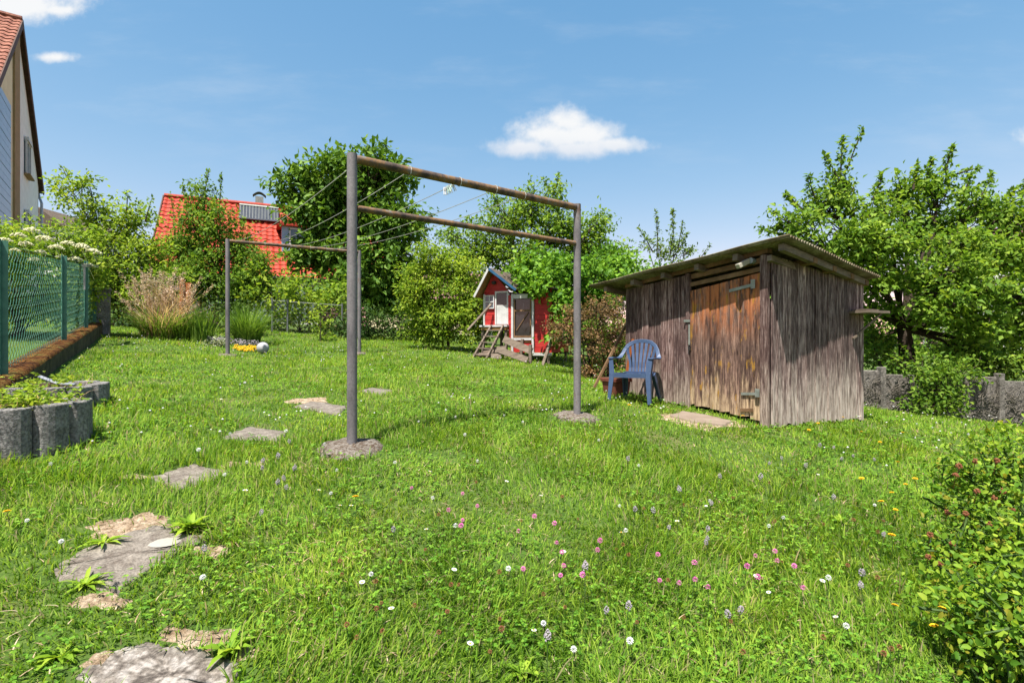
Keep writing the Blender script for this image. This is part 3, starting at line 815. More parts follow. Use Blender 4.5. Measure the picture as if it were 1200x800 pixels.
# ------------------------------------------------------------------ blue plastic chair by the shed
def build_chair():
    P = Vector((1.60, 6.74, 0)); P.z = gz(P.x, P.y) + .015
    yaw = math.radians(-31)     # turned towards the lawn
    fwd = Vector((math.sin(yaw), -math.cos(yaw), 0)); rt = Vector((math.cos(yaw), math.sin(yaw), 0)); up = Vector((0, 0, 1))
    T = lambda x, y, z: P + rt * x * .94 + fwd * y * .94 + up * z * .86
    root = empty('plastic_chair', P, 'blue plastic garden armchair standing against the shed', 'chair')
    # seat
    mb = MB(); nx, ny = 12, 10; vs = []
    for lay in (0, -.02):
        for j in range(ny + 1):
            y = .26 - .46 * j / ny; hw = .225 - .045 * j / ny
            for i in range(nx + 1):
                x = -hw + 2 * hw * i / nx
                z = .43 - .025 * (j / ny) - .018 * math.cos(x / hw * 1.4) * math.sin(math.pi * min(1, j / ny + .05)) - (.022 if j == 0 else .004 if j == 1 else 0)
                vs.append(T(x, y, z + lay))
    n1 = nx + 1; tot = n1 * (ny + 1); fs = []
    for j in range(ny):
        for i in range(nx):
            q = j * n1 + i; fs += [(q, q + n1, q + n1 + 1, q + 1), (tot + q + 1, tot + q + n1 + 1, tot + q + n1, tot + q)]
    for i in range(nx): fs += [(i, i + 1, tot + i + 1, tot + i), (ny * n1 + i + 1, ny * n1 + i, tot + ny * n1 + i, tot + ny * n1 + i + 1)]
    for j in range(ny): fs += [(j * n1 + n1, j * n1, tot + j * n1, tot + j * n1 + n1), (j * n1 + nx, j * n1 + n1 + nx, tot + j * n1 + n1 + nx, tot + j * n1 + nx)]
    mb.add(vs, fs)
    mb.ribbon([T(-.22, .262, .405), T(0, .272, .40), T(.22, .262, .405)], up, .055, .014)      # front apron
    for s in (-1, 1): mb.ribbon([T(s * .225, .26, .405), T(s * .205, .03, .40), T(s * .185, -.19, .385)], up, .05, .012)
    mb.build('seat', M['chair'], root, smooth_=True)
    # legs with an angled profile
    for s in (-1, 1):
        mb = MB()
        a, b, c = T(s * .275, .30, 0), T(s * .245, .255, .42), T(s * .272, .225, .645)
        mb.ribbon([a, b, c], rt * s + fwd * .0, [.035, .062, .05], .012)
        mb.ribbon([a + rt * s * .016 - fwd * .02, b + rt * s * .028 - fwd * .03, c + rt * s * .022 - fwd * .03], fwd, [.045, .075, .05], .012)
        mb.build('front_leg', M['chair'], root)
        mb = MB()
        a, b = T(s * .245, -.33, 0), T(s * .19, -.17, .41)
        mb.ribbon([a, b], rt, [.04, .065], .012); mb.ribbon([a + rt * s * .018 + fwd * .02, b + rt * s * .03 + fwd * .03], fwd, [.05, .08], .012)
        mb.build('rear_leg', M['chair'], root)
    # arms flow into the arched back
    arch = []; sides = []; ws = []
    ctl = [(.272, .245, .650), (.285, .14, .655), (.292, .02, .648), (.290, -.09, .640), (.275, -.165, .655), (.255, -.205, .705), (.235, -.235, .765), (.195, -.268, .835), (.13, -.295, .885), (.06, -.308, .903), (0, -.312, .907)]
    full = [(x, y, z) for x, y, z in ctl] + [(-x, y, z) for x, y, z in ctl[-2::-1]]
    for i, (x, y, z) in enumerate(full):
        arch.append(T(x, y, z)); k = min(i, len(full) - 1 - i)
        if k <= 3: sides.append(rt); ws.append(.062)
        else:
            t = min(1, (k - 3) / 3); outw = Vector((0, 0, 0)) + rt * (x / .3) + up * max(0, (z - .66)) * 4
            sides.append((rt * (1 - t) * (1 if x > 0 else -1) + outw * t + up * .001).normalized() * (1 if x >= 0 or k > 3 else -1)); ws.append(.062 if k < 5 else .05)
    # keep the side vectors turning one way
    for i in range(1, len(sides)):
        if sides[i].dot(sides[i - 1]) < 0: sides[i] = -sides[i]
    mb = MB(); mb.ribbon(arch, sides, ws, .016)
    fr = mb.build('arm_and_back_frame', M['chair'], root)
    bv = fr.modifiers.new('bevel', 'BEVEL'); bv.width = .005; bv.segments = 2
    # fan of slats
    for k in range(7):
        t = (k - 3) / 3
        p0 = T(t * .135, -.185, .40); p2 = T(t * .205, -.245 - .06 * math.sqrt(max(0, 1 - t * t)), .735 + .165 * math.sqrt(max(0, 1 - (t * .86) ** 2)) - .02)
        p1 = T(t * .150, -.225, .58)
        mb = MB(); mb.ribbon([p0, p0.lerp(p1, .5) - up * 0 - fwd * .006, p1, p1.lerp(p2, .5) - fwd * .004, p2], rt, [.034, .032, .032, .034, .036], .010); mb.build('back_slat', M['chair'], root)
    mb = MB(); mb.ribbon([T(-.20, -.165, .405), T(0, -.192, .40), T(.20, -.165, .405)], up, .06, .014); mb.build('back_rail', M['chair'], root)
    # pot behind it, and the stake
    p = foot(722, 7.25); mb = MB()
    r = empty('flower_pot', p, 'square terracotta pot standing behind the blue chair', 'pot')
    a1 = Vector((.85, .5, 0)).normalized(); a2 = Vector((-.5, .85, 0)).normalized()
    def ring(h, hw): return [p + a1 * i * hw + a2 * j * hw + Vector((0, 0, h)) for i, j in ((-1, -1), (1, -1), (1, 1), (-1, 1))]
    mb.hexa(ring(-.02, .115), ring(.20, .14)); mb.hexa(ring(.201, .155), ring(.255, .158)); mb.build('pot_body', M['terracotta'], r, bevel=.008)
    mb = MB(); mb.hexa(ring(.256, .13), ring(.262, .13)); mb.build('potting_soil', M['soil'], r)
    mb = MB(); p2 = foot(728, 7.35); mb.bar(p2 + Vector((.02, .05, -.02)), p2 + Vector((.18, .06, .80)), .03, .03); o = mb.build('rusty_stake', M['orange'], origin=p2); setp(o, 'short orange-brown stake leaning behind the chair', 'stake')
    mb = MB(); p3 = foot(695, 7.8); q3 = at(738, 372, 7.9); mb.bar(p3, q3, .05, .03); mb.bar(q3, q3 + (q3 - p3) * .12, .09, .05); o = mb.build('wooden_prop', M['raw_timber'], origin=p3); setp(o, 'brown wooden prop leaning between copper shrub and shed', 'stake')


build_chair()


# ------------------------------------------------------------------ red hen house
def build_hutch():
    yaw = math.radians(-24)
    O = foot(597, 11.9); rx = Vector((math.cos(yaw), math.sin(yaw), 0)); ry = Vector((-math.sin(yaw), math.cos(yaw), 0)); up = Vector((0, 0, 1))
    ax = (rx, ry, up)
    T = lambda x, y, z: O + rx * x + ry * y + up * z
    root = empty('hen_house', O, 'small red wooden hen house with white door and ladder', 'hen house')
    zf = .74                                       # tower floor
    def boards(mb, x0, x1, y, z0, z1, bh=.12, t=.03, top=None):
        z = z0
        while z < z1 - .005:
            zz = min(z + bh, z1); mb.box(T((x0 + x1) / 2, y, (z + zz) / 2 - .002), (x1 - x0, t, zz - z - .006), ax); z = zz
    W = .64; xl = -W; eav = 1.50; rid = 1.98
    mb = MB(); boards(mb, xl, 0, 0, zf, eav)
    mb.prism([T(xl, -.015, eav), T(0, -.015, eav), T(xl / 2 - .08, -.015, rid - .03)], ry * .03)
    tower = mb.build('tower_wall', M['red_paint'], root)
    mb = MB()
    for x in (xl + .015, -.015): mb.box(T(x, .48, (zf + eav) / 2), (.03, .9, eav - zf), ax)
    mb.box(T(xl / 2, .93, (zf + eav) / 2), (W, .03, eav - zf), ax); mb.box(T(xl / 2, .48, zf - .02), (W, .95, .03), ax); mb.build('side_wall', M['red_paint'], root)
    # roof
    ap = (xl / 2 - .08, rid)
    for nm, e in (('left', (xl - .13, 1.38)), ('right', (.28, 1.50))):
        q0 = [T(ap[0], -.26, ap[1] + .03), T(e[0], -.26, e[1]), T(e[0], 1.0, e[1]), T(ap[0], 1.0, ap[1] + .03)]
        n = (q0[1] - q0[0]).cross(q0[3] - q0[0]).normalized();  n = n if n.z > 0 else -n
        mb = MB(); mb.hexa(q0, [p + n * .02 for p in q0]); mb.build('roof_boards', M['ochre'], root)
        mb = MB(); mb.hexa([p + n * .023 for p in q0], [p + n * .035 for p in q0]); rf = mb.build('roof', M['felt'], root)
        mb = MB(); a, b = T(ap[0], -.275, ap[1] + .035), T(e[0], -.275, e[1] + .005); mb.bar(a, b, .05, .022, n); mb.build('verge_board', M['blue_paint'] if nm == 'right' else M['white_paint'], rf)
    # door, window
    mb = MB()
    for x in (-.33, -.03): mb.box(T(x, -.03, (zf + 1.50) / 2 + .02), (.035, .03, 1.50 - zf), ax)
    mb.box(T(-.18, -.03, 1.50), (.335, .032, .035), ax); dfm = mb.build('door_frame', M['white_paint'], root)
    mb = MB(); mb.box(T(-.18, -.025, zf + .24), (.255, .02, .44), ax); mb.box(T(-.18, -.036, zf + .24), (.012, .006, .42), ax); mb.build('white_door', M['white_paint'], root, bevel=.004)
    mb = MB(); mb.box(T(-.18, -.022, zf + .605), (.255, .02, .27), ax); mb.build('door_pane', M['dark_glass'], root)
    mb = MB(); mb.box(T(-.49, -.022, 1.28), (.20, .02, .27), ax); wn = mb.build('window', M['window'], root)
    mb = MB()
    for x in (-.60, -.49, -.38): mb.box(T(x, -.035, 1.28), (.022, .024, .30), ax)
    for z in (1.135, 1.28, 1.425): mb.box(T(-.49, -.038, z), (.24, .022, .022), ax)
    mb.build('window_frame', M['white_paint'], wn)
    mb = MB(); mb.dome(T(-.37, -.05, 1.72), .06, .04, .045); mb.build('ventilation_hole', M['dark_iron'], root)
    for x in (xl + .01, .0):
        mb = MB(); mb.box(T(x, -.03, (zf + 1.46) / 2), (.035, .03, 1.46 - zf), ax); mb.build('corner_trim', M['white_paint'], root)
    mb = MB(); mb.box(T(xl / 2, -.10, zf - .02), (W + .06, .20, .04), ax); mb.build('porch_edge', M['white_paint'], root)
    mb = MB(); mb.box(T(xl / 2, -.09, zf - .075), (W, .18, .06), ax); mb.build('porch_beam', M['ochre'], root)
    for x, y in ((xl + .03, -.12), (-.03, -.12), (xl + .03, .88), (-.03, .88)):
        p = T(x, y, 0); g = gz(p.x, p.y) - O.z - .05; mb = MB(); mb.box(T(x, y, (g + zf - .1) / 2), (.06, .06, zf - .1 - g), ax); mb.build('leg', M['timber'], root)
    # lower run
    x0, x1, xe, yd = .06, .60, 1.00, -.05
    mb = MB(); boards(mb, x0, x1, yd, .12, .40); boards(mb, 0.0, .10, yd, .40, 1.42); boards(mb, x1 + .045, xe, yd, .12, 1.44); mb.build('run_wall', M['red_paint'], root)
    mb = MB()
    boards_y = [(.12 + i * .13) for i in range(11)]
    for z in boards_y: mb.box(T(xe + .018, yd + .62, z + .063), (.03, 1.24, .124), ax)
    mb.box(T((x0 + xe) / 2, yd + 1.24, .8), (xe - x0, .03, 1.36), ax)
    mb.build('run_side_wall', M['red_paint'], root)
    mb = MB(); mb.box(T((x1 + xe) / 2 + .03, yd - .02, .085), (xe - x1 + .04, .04, .06), ax); mb.build('base_board', M['white_paint'], root)
    mb = MB()
    for x, z0, z1 in ((x0 + .05, .12, 1.44), (x1 + .01, .10, 1.54)): mb.box(T(x, yd - .03, (z0 + z1) / 2), (.05, .035, z1 - z0), ax)
    mb.box(T((x0 + x1) / 2 + .03, yd - .03, .42), (x1 - x0 - .1, .034, .05), ax); mb.box(T((x0 + x1) / 2 + .03, yd - .03, 1.38), (x1 - x0 - .1, .034, .10), ax)
    fm = mb.build('run_door_frame', M['white_paint'], root)
    mb = MB(); mb.box(T((x0 + x1) / 2 + .03, yd - .003, .88), (x1 - x0 - .11, .012, .88), ax); mb.build('run_screen', M['dark_glass'], root)
    mb = MB()
    for x in (x0 + .10, x1 - .045): mb.box(T(x, yd - .03, .88), (.03, .02, .86), ax)
    mb.box(T((x0 + x1) / 2 + .03, yd - .028, 1.06), (x1 - x0 - .17, .02, .035), ax); mb.box(T((x0 + x1) / 2 + .03, yd - .03, .475), (x1 - x0 - .17, .02, .05), ax)
    mb.bar(T(x0 + .15, yd - .026, .62), T(x1 - .1, yd - .026, 1.02), .018, .012, up); mb.build('screen_frame', M['raw_timber'], fm)
    q0 = [T(-.02, -.16, 1.55), T(1.12, -.16, 1.52), T(1.12, 1.3, 1.47), T(-.02, 1.3, 1.50)]
    mb = MB(); mb.hexa(q0, [p + up * .03 for p in q0]); mb.build('run_roof', M['felt'], root)
    for x, y in ((x0 + .05, yd), (xe - .03, yd), (xe - .03, yd + 1.2)):
        p = T(x, y, 0); g = gz(p.x, p.y) - O.z - .05; mb = MB(); mb.box(T(x, y, (g + .12) / 2), (.05, .05, .12 - g), ax); mb.build('leg', M['timber'], root)
    # ladder
    lad = empty('chicken_ladder', T(-.30, -.70, 0), 'weathered wooden ladder leaning up to the hen house door', 'ladder')
    tops = [T(-.36, -.20, zf - .02), T(-.06, -.20, zf - .02)]; bots = []
    for x in (-.52, -.20):
        p = T(x, -.78, 0); bots.append(Vector((p.x, p.y, gz(p.x, p.y) - .02)))
    for a, b in zip(tops, bots): mb = MB(); mb.bar(b, a, .035, .06, rx); mb.build('rail', M['timber'], lad)
    for k in range(5):
        t = .12 + k * .185; a, b = bots[0].lerp(tops[0], t), bots[1].lerp(tops[1], t); mb = MB(); mb.bar(a - (b - a) * .12, b + (b - a) * .12, .10, .025, ry); mb.build('rung', M['timber'], lad)
    mb = MB(); mb.bar(T(-.80, -.52, .62), T(-.40, -.13, 1.22), .045, .04, ry); mb.build('handrail', M['timber'], root)
    # old boards on the ground in front
    labs = ['long grey board lying aslant below the hen house, uppermost', 'grey board lying low in front of the hen house', 'short grey board behind the ladder foot', 'thin grey board propped under the hen house run']
    specs = [((.05, -.42, .42), (.80, -.62, .16), .15), ((-.02, -.62, .20), (.78, -.80, -.02), .13), ((-.45, -.45, .16), (.15, -.50, .20), .14), ((-.55, -.62, .06), (.10, -.66, .04), .12)]
    for lb, (a, b, w) in zip(labs, specs):
        pa, pb = T(*a), T(*b); mb = MB(); mb.bar(pa, pb, w, .028, up + ry * .3); o = mb.build('old_board', M['timber'], origin=pa); setp(o, lb, 'board', 'old boards by the hen house')
    for lb, (a, b) in zip(['short upright post holding the boards by the hen house', 'dark stick leaning on the hen house corner', 'second short upright peg behind the slanting boards'], [((.80, -.70, -.12), (.80, -.70, .30)), ((1.0, -.55, -.2), (1.10, -.2, .45)), ((.42, -.35, -.1), (.47, -.35, .42))]):
        mb = MB(); mb.bar(T(*a), T(*b), .06, .05, rx); o = mb.build('support_post', M['timber'], origin=T(*a)); setp(o, lb, 'post')


build_hutch()


# ------------------------------------------------------------------ chain link fences and low mossy wall
def chain_mesh(mb, p0, p1, z0, z1, cell=.05, r=.0016, sides=3):
    """zigzag wires; p0, p1 ground line ends with own base heights in z"""
    d = Vector((p1.x - p0.x, p1.y - p0.y, 0)); L = d.length; d.normalize(); nrm = Vector((-d.y, d.x, 0))
    n = int(L / cell); rows = int((z1 - z0) / cell)
    for i in range(n):
        pts = []
        for j in range(rows + 1):
            s = (i + .5) * cell + (cell / 2 if (j + i) % 2 else -cell / 2) * 1.04
            t = s / L; base = p0.z + (p1.z - p0.z) * t
            w = p0 + d * s; pts.append(Vector((w.x, w.y, base + z0 + j * cell)) + nrm * (.003 if j % 2 else -.003))
        mb.tube(pts, r, sides, False)


def wirefence():
    # line of the left fence: top of the mossy wall
    A = at(5, 440, 4.77); B = at(112, 378, 10.9); d = (B - A); L = d.length; dh = Vector((d.x, d.y, 0)).normalized(); slope = d.z / Vector((d.x, d.y, 0)).length
    inn = Vector((dh.y, -dh.x, 0))                    # towards the lawn
    A0 = A - d * .62; root = empty('low_wall', A0, 'low garden wall capped with rust-brown moss below the green fence', 'wall')
    rng = random.Random(5)
    # wall as a bumpy strip
    n = 90; prof = [(-.15, -.6), (-.15, .0), (-.09, .012), (0.0, .014), (.06, .010), (.10, .000), (.112, -.03), (.112, -.6)]
    V = []; 
    for i in range(n + 1):
        w = A0 + (B - A0) * (i / n)
        for (o, z) in prof: V.append(w + inn * (o + rng.uniform(-.004, .004)) + Vector((0, 0, z + rng.uniform(-.006, .006))))
    m = len(prof); top = []; side = []
    for i in range(n):
        for k in range(m - 1):
            f = (i * m + k, (i + 1) * m + k, (i + 1) * m + k + 1, i * m + k + 1)
            (top if 1 <= k <= 5 else side).append(f)
    V = np.array([tuple(v) for v in V])
    mesh_np('wall_body', V, [np.array(side)], M['wall_side'], root, smooth_=True, up=inn)
    mesh_np('moss_cap', V, [np.array(top)], M['moss'], root, smooth_=True, up=Vector((0, 0, 1)))
    fr = empty('wire_fence', A0, 'green chain-link fence on the low mossy wall', 'fence')
    Hf = 1.22
    mb = MB(); off = -inn * .03
    chain_mesh(mb, A0 + off, B + off, .03, Hf, .06, .0021); mb.build('wire_mesh', M['green_metal'], fr)
    for z in (.06, .62, 1.2):
        mb = MB(); mb.tube([A0 + off + Vector((0, 0, z)), B + off + Vector((0, 0, z))], .0028, 5); mb.build('tension_wire', M['green_metal'], fr)
    for t in (-.41, .0, .46, .80, .985):
        w = A + d * t + off; mb = MB()
        mb.box(w + Vector((0, 0, Hf / 2)), (.045, .012, Hf + .06), (dh, inn, Vector((0, 0, 1)))); mb.box(w + dh * .02 + inn * .028 + Vector((0, 0, Hf / 2)), (.010, .05, Hf + .04), (dh, inn, Vector((0, 0, 1)))); mb.build('fence_post', M['green_metal'], fr)
    w = A + d * .72 + off * -1 + Vector((0, 0, Hf - .05)); mb = MB(); mb.bar(w - dh * .05 + Vector((0, 0, -.03)), w + dh * .75 + inn * .1 + Vector((0, 0, .06)), .07, .05); mb.bar(w + Vector((0, 0, -.45)), w + Vector((0, 0, .0)), .025, .02); o = mb.build('gutter_piece', M['alu'], fr)
    # concrete gate pillar at its end
    p = foot(121, 11.1); mb = MB(); mb.box(p + Vector((0, 0, .42)), (.24, .24, 1.0), (dh, inn, Vector((0, 0, 1)))); mb.box(p + Vector((0, 0, .945)), (.27, .27, .05), (dh, inn, Vector((0, 0, 1))))
    o = mb.build('concrete_pillar', M['palisade'], origin=p, bevel=.012); setp(o, 'squat grey concrete pillar at the end of the green fence', 'pillar')
    # far grey chain link fence
    a = foot(318, 15.2); b = foot(402, 15.6); fr2 = empty('wire_fence', a, 'low grey chain-link fence behind the far drying frame', 'fence')
    mb = MB(); chain_mesh(mb, a, b, .02, .92, .06, .0022); mb.build('wire_mesh', M['grey_wire'], fr2)
    for px in (319, 337, 401):
        p = foot(px, 15.2 + .4 * (px - 318) / 84); mb = MB(); mb.tube([p - Vector((0, 0, .1)), p + Vector((0, 0, 1.0))], .026, 10); mb.build('fence_post', M['grey_wire'], fr2)
    mb = MB(); mb.tube([a + Vector((0, 0, .93)), b + Vector((0, 0, .93))], .006, 6); mb.build('tension_wire', M['grey_wire'], fr2)


wirefence()


# ------------------------------------------------------------------ palisade planters on the left
def planter(c, R, z0, z1, label, open_from=None):
    """ring of half-round concrete palisades filled with soil"""
    rng = random.Random(int(c.x * 100)); root = empty('concrete_planter', Vector((c.x, c.y, z0)), label, 'planter', 'palisade planters')
    n = 11; mb = MB()
    for k in range(n):
        V = []; a0 = 2 * math.pi * k / n; a1 = 2 * math.pi * (k + 1) / n; seg = 7; zt = z1 + rng.uniform(-.012, .012)
        out = []; inn_ = []
        for i in range(seg + 1):
            t = i / seg; a = a0 + (a1 - a0) * t; bulge = .035 * math.sin(math.pi * (.04 + .92 * t)) - .028 * (1 if i in (0, seg) else 0)
            out.append(Vector((c.x + (R + bulge) * math.cos(a), c.y + (R + bulge) * math.sin(a), 0))); inn_.append(Vector((c.x + (R - .09) * math.cos(a), c.y + (R - .09) * math.sin(a), 0)))
        poly = out + inn_[::-1]
        mb.prism([p + Vector((0, 0, z0 - .06)) for p in poly], (0, 0, zt - z0 + .06))
    mb.build('palisade_ring', M['palisade'], root, bevel=.008)
    mb = MB(); seg = 26; V = []
    for r, dz in ((1.0, -.07), (.7, -.03), (.4, .0), (.1, .01)):
        for k in range(seg):
            a = 2 * math.pi * k / seg; V.append((c.x + (R - .08) * r * math.cos(a), c.y + (R - .08) * r * math.sin(a), z1 + dz + rng.uniform(-.012, .012)))
    mb.add(V, [(i * seg + k, i * seg + (k + 1) % seg, (i + 1) * seg + (k + 1) % seg, (i + 1) * seg + k) for i in range(3) for k in range(seg)] + [tuple(range(3 * seg, 4 * seg))])
    mb.build('planter_soil', M['soil'], root, smooth_=True)
    KEEP_OUT.append([(c.x + (R + .02) * math.cos(2 * math.pi * k / 14), c.y + (R + .02) * math.sin(2 * math.pi * k / 14)) for k in range(14)])
    return root


PL1 = Vector((-3.50, 3.66, 0)); PL2 = Vector((-4.22, 4.76, 0))
planter(PL1, .40, gz(PL1.x, PL1.y - .3) - .03, EYE - .440, 'round concrete palisade planter full of pale green weeds, in front')
planter(PL2, .40, gz(PL2.x, PL2.y - .2) - .05, EYE - .395, 'lower palisade planter tucked behind the weedy front one')
_a, _b = at(46, 441, 4.62), at(88, 452, 4.55)
mb = MB(); mb.bar(_a, _a.lerp(_b, .55) + Vector((0, 0, -.02)), .028, .012, (0, .9, .5)); mb.bar(_a.lerp(_b, .53) + Vector((0, 0, -.019)), _b + Vector((0, 0, .012)), .026, .012, (0, .9, .5)); o = mb.build('metal_strip', M['alu'], origin=_a); setp(o, 'bent bright metal strip lying on the planters', 'metal strip')


# ------------------------------------------------------------------ garden wall on the right
def garden_wall():
    rng = random.Random(12)
    A = Vector((5.6, 9.3, 0)); B = Vector((11.6, 9.0, 0)); d = (B - A); n = 6
    root = empty('garden_wall', (A.x, A.y, gz(A.x, A.y)), 'low grey slab wall overgrown with dry climber stems on the right', 'wall')
    for k in range(n):
        p, q = A + d * (k / n), A + d * ((k + 1) / n - .012); zb = min(gz(p.x, p.y), gz(q.x, q.y)) - .1; zt = EYE - .50 - .055 * k - .03 * (k % 2)
        mb = MB(); mb.hexa([Vector((p.x, p.y, zb)), Vector((q.x, q.y, zb)), Vector((q.x, q.y, zt - .015)), Vector((p.x, p.y, zt))], [Vector((p.x, p.y + .09, zb)), Vector((q.x, q.y + .09, zb)), Vector((q.x, q.y + .09, zt - .015)), Vector((p.x, p.y + .09, zt))])
        mb.build('wall_slab', M['garden_wall'], root, bevel=.012)
        mb = MB(); mb.box(Vector((q.x + .03, q.y - .01, (zb + zt) / 2 + .02)), (.09, .13, zt - zb + .06)); mb.build('wall_post', M['garden_wall'], root, bevel=.01)
    # dry climber
    mb = MB()
    for k in range(420):
        t = rng.random(); p = A + d * t; z = gz(p.x, p.y); pts = []; x, zz = p.x, z + rng.uniform(-.02, .5); an = rng.uniform(.2, 2.9)
        for i in range(7):
            pts.append(Vector((x, A.y - .018 - .05 * rng.random() + (B.y - A.y) * t, zz))); x += .07 * math.cos(an); zz += .06 * math.sin(an); an += rng.uniform(-.7, .7)
            if zz > EYE - .50 - .33 * t: break
        if len(pts) > 2: mb.tube(pts, [.006 * (1 - .1 * i) for i in range(len(pts))], 4, False)
    mb.build('dry_climber', M['dry'], root)


garden_wall()


# ------------------------------------------------------------------ houses
def tiled(mb_name, P0, U, V_, lu, lv, tw, tl, mat, parent, thick=.04):
    """a roof slope of pantiles: U along the eave, V_ down the slope"""
    U, V_ = Vector(U).normalized(), Vector(V_).normalized(); Nn = U.cross(V_); Nn = Nn if Nn.z > 0 else -Nn
    nc = max(1, round(lu / tw)); nr = max(1, round(lv / tl)); per = 7; rng = random.Random(8)
    nx = nc * per + 1; rows = []
    for r in range(nr):
        jit = [rng.uniform(-.006, .006) for _ in range(nc + 1)]
        for e in (0, 1):
            b = (r + e) / nr * lv + (.02 if e else 0); row = []
            for i in range(nx):
                a = i / (nx - 1) * lu; ph = (i % per) / per
                row.append(P0 + U * a + V_ * b + Nn * (0.022 * math.sin(2 * math.pi * ph) + (.035 if e else .0) + jit[min(nc, i // per)]))
            rows.append(row)
    Vv = np.array([tuple(p) for row in rows for p in row]); i, j = np.meshgrid(np.arange(nx - 1), np.arange(len(rows) - 1)); q = (j * nx + i).ravel()
    return mesh_np(mb_name, Vv, [np.c_[q, q + 1, q + nx + 1, q + nx]], mat, parent, up=Nn)


def left_house():
    A = Vector((-20.7, 22, EYE + 13.55)); g = Vector((-.584, .812, 0)); r = Vector((-.812, -.584, 0)); up = Vector((0, 0, 1))
    zb = gz(A.x, A.y) - 1.5; hw, ez = 6.16, 5.85; LR = 11.0
    root = empty('gabled_house', Vector((A.x, A.y, zb)) + r * 5, 'tall plastered house with steep old tiled gable roof on the left edge', 'house')
    G = lambda s, z, o=.15: Vector((A.x, A.y, 0)) + g * s + r * o + up * z     # point of the gable plane
    mb = MB(); wz = A.z - .25
    poly = [G(-5.7, zb), G(5.7, zb), G(5.7, wz - 5.7 * .95), G(0, wz), G(-5.7, wz - 5.7 * .95)]
    mb.prism(poly, r * .3); wl = mb.build('gable_wall', M['plaster'], root)
    mb = MB()
    for s in (-5.7, 5.4): mb.prism([G(s, zb, .45), G(s + .3, zb, .45), G(s + .3, wz - 5.45, .45), G(s, wz - 5.45, .45)], r * (LR - .6))
    mb.build('side_wall', M['beige'], root)
    mb = MB(); mb.prism([G(-1.25, zb, .145), G(-.15, zb, .145), G(-.15, wz - .28, .145), G(-1.25, wz - 1.35, .145)], -r * .10); mb.build('wall_strip', M['tan'], root)
    mb = MB(); mb.prism([G(-5.65, zb, .147), G(-1.26, zb, .147), G(-1.26, wz - 1.4, .147), G(-5.65, wz - 5.6, .147)], -r * .03); mb.build('beige_wall', M['beige'], root)
    mb = MB()
    zt = EYE + 9.4
    for k in range(34):
        z0 = zb + 1 + k * .3
        a = -1.9; b = -5.4
        if z0 + .28 > zt - .0: break
        mb.prism([G(a, z0, .11), G(b, z0, .11), G(b, z0 + .28, .11), G(a, z0 + .28, .11)], -r * (.035 + .006 * (k % 2)))
    mb.build('slate_cladding', M['blue_slate'], root)
    rs = Vector((g.x * hw, g.y * hw, -ez)); ls = Vector((-g.x * hw, -g.y * hw, -ez)); Ls = rs.length
    for nm, sl in (('right', rs), ('left', ls)):
        rf = tiled('roof', A + up * .02, r, sl, LR, Ls, .30, .36, M['old_tile'], root)
        dn = sl.normalized(); nn = r.cross(dn); nn = nn if nn.z > 0 else -nn
        mb = MB(); q0 = [A - nn * .06, A + sl - nn * .06, A + sl + r * LR - nn * .06, A + r * LR - nn * .06]; mb.hexa([p - nn * .05 for p in q0], q0); mb.build('roof_underside', M['brown_board'], root)
        mb = MB(); mb.bar(A - nn * .09 - r * .02, A + sl - nn * .09 - r * .02, .26, .035, nn); mb.build('verge_board', M['brown_board'], rf)
    mb = MB(); mb.tube([A + up * .05, A + up * .05 + r * LR], .13, 8); mb.build('ridge_tiles', M['old_tile'], root)
    for zc, hh in ((EYE + 8.25, .85), (EYE + 5.0, .85)):
        mb = MB(); c = G(2.1, zc, .12); mb.box(c, (1.0, .08, 1.35), (g, r, up)); w = mb.build('window', M['window'], root)
        mb = MB(); 
        for s in (-.52, 0, .52): mb.box(c + g * s - r * .05, (.07, .06, 1.42), (g, r, up))
        for z in (-.70, .70): mb.box(c + up * z - r * .052, (1.1, .06, .07), (g, r, up))
        mb.build('window_frame', M['white_paint'], w)
        mb = MB(); mb.box(c - up * .78 - r * .09, (1.25, .2, .06), (g, r, up)); mb.build('sill', M['tan'], w)
        mb = MB(); mb.box(c + up * .80 - r * .06, (1.1, .14, .16), (g, r, up)); mb.build('shutter_box', M['white_paint'], w)
    e = G(5.95, A.z - ez - .05, .0); mb = MB(); mb.tube([e + r * .2, e - g * .12 - up * .3 + r * .12, e - g * .28 - up * .6 + r * .02, G(5.65, zb, .02)], .06, 10); mb.build('downpipe', M['alu'], root)
    mb = MB(); mb.tube([e + up * .08 + g * .12, e + up * .08 + g * .12 + r * LR], .08, 8); mb.build('gutter', M['alu'], root)
    # a darker low roof far behind
    c = foot(56, 40); z0 = gz(c.x, c.y); hz = EYE + (400 - 243) / F * 40
    r2 = empty('dark_roofed_house', c, 'dark roofed house partly seen behind the plastered gable', 'house')
    mb = MB(); mb.box(Vector((c.x, c.y + 3, (z0 + hz - 1.4) / 2)), (2.4, 6, hz - 1.4 - z0)); mb.build('wall', M['plaster'], r2)
    mb = MB(); mb.prism([Vector((c.x - 1.5, c.y - .3, hz - 1.5)), Vector((c.x + 1.5, c.y - .3, hz - 1.5)), Vector((c.x - .6, c.y - .3, hz))], (0, 7, 0)); mb.build('roof', M['felt'], r2)


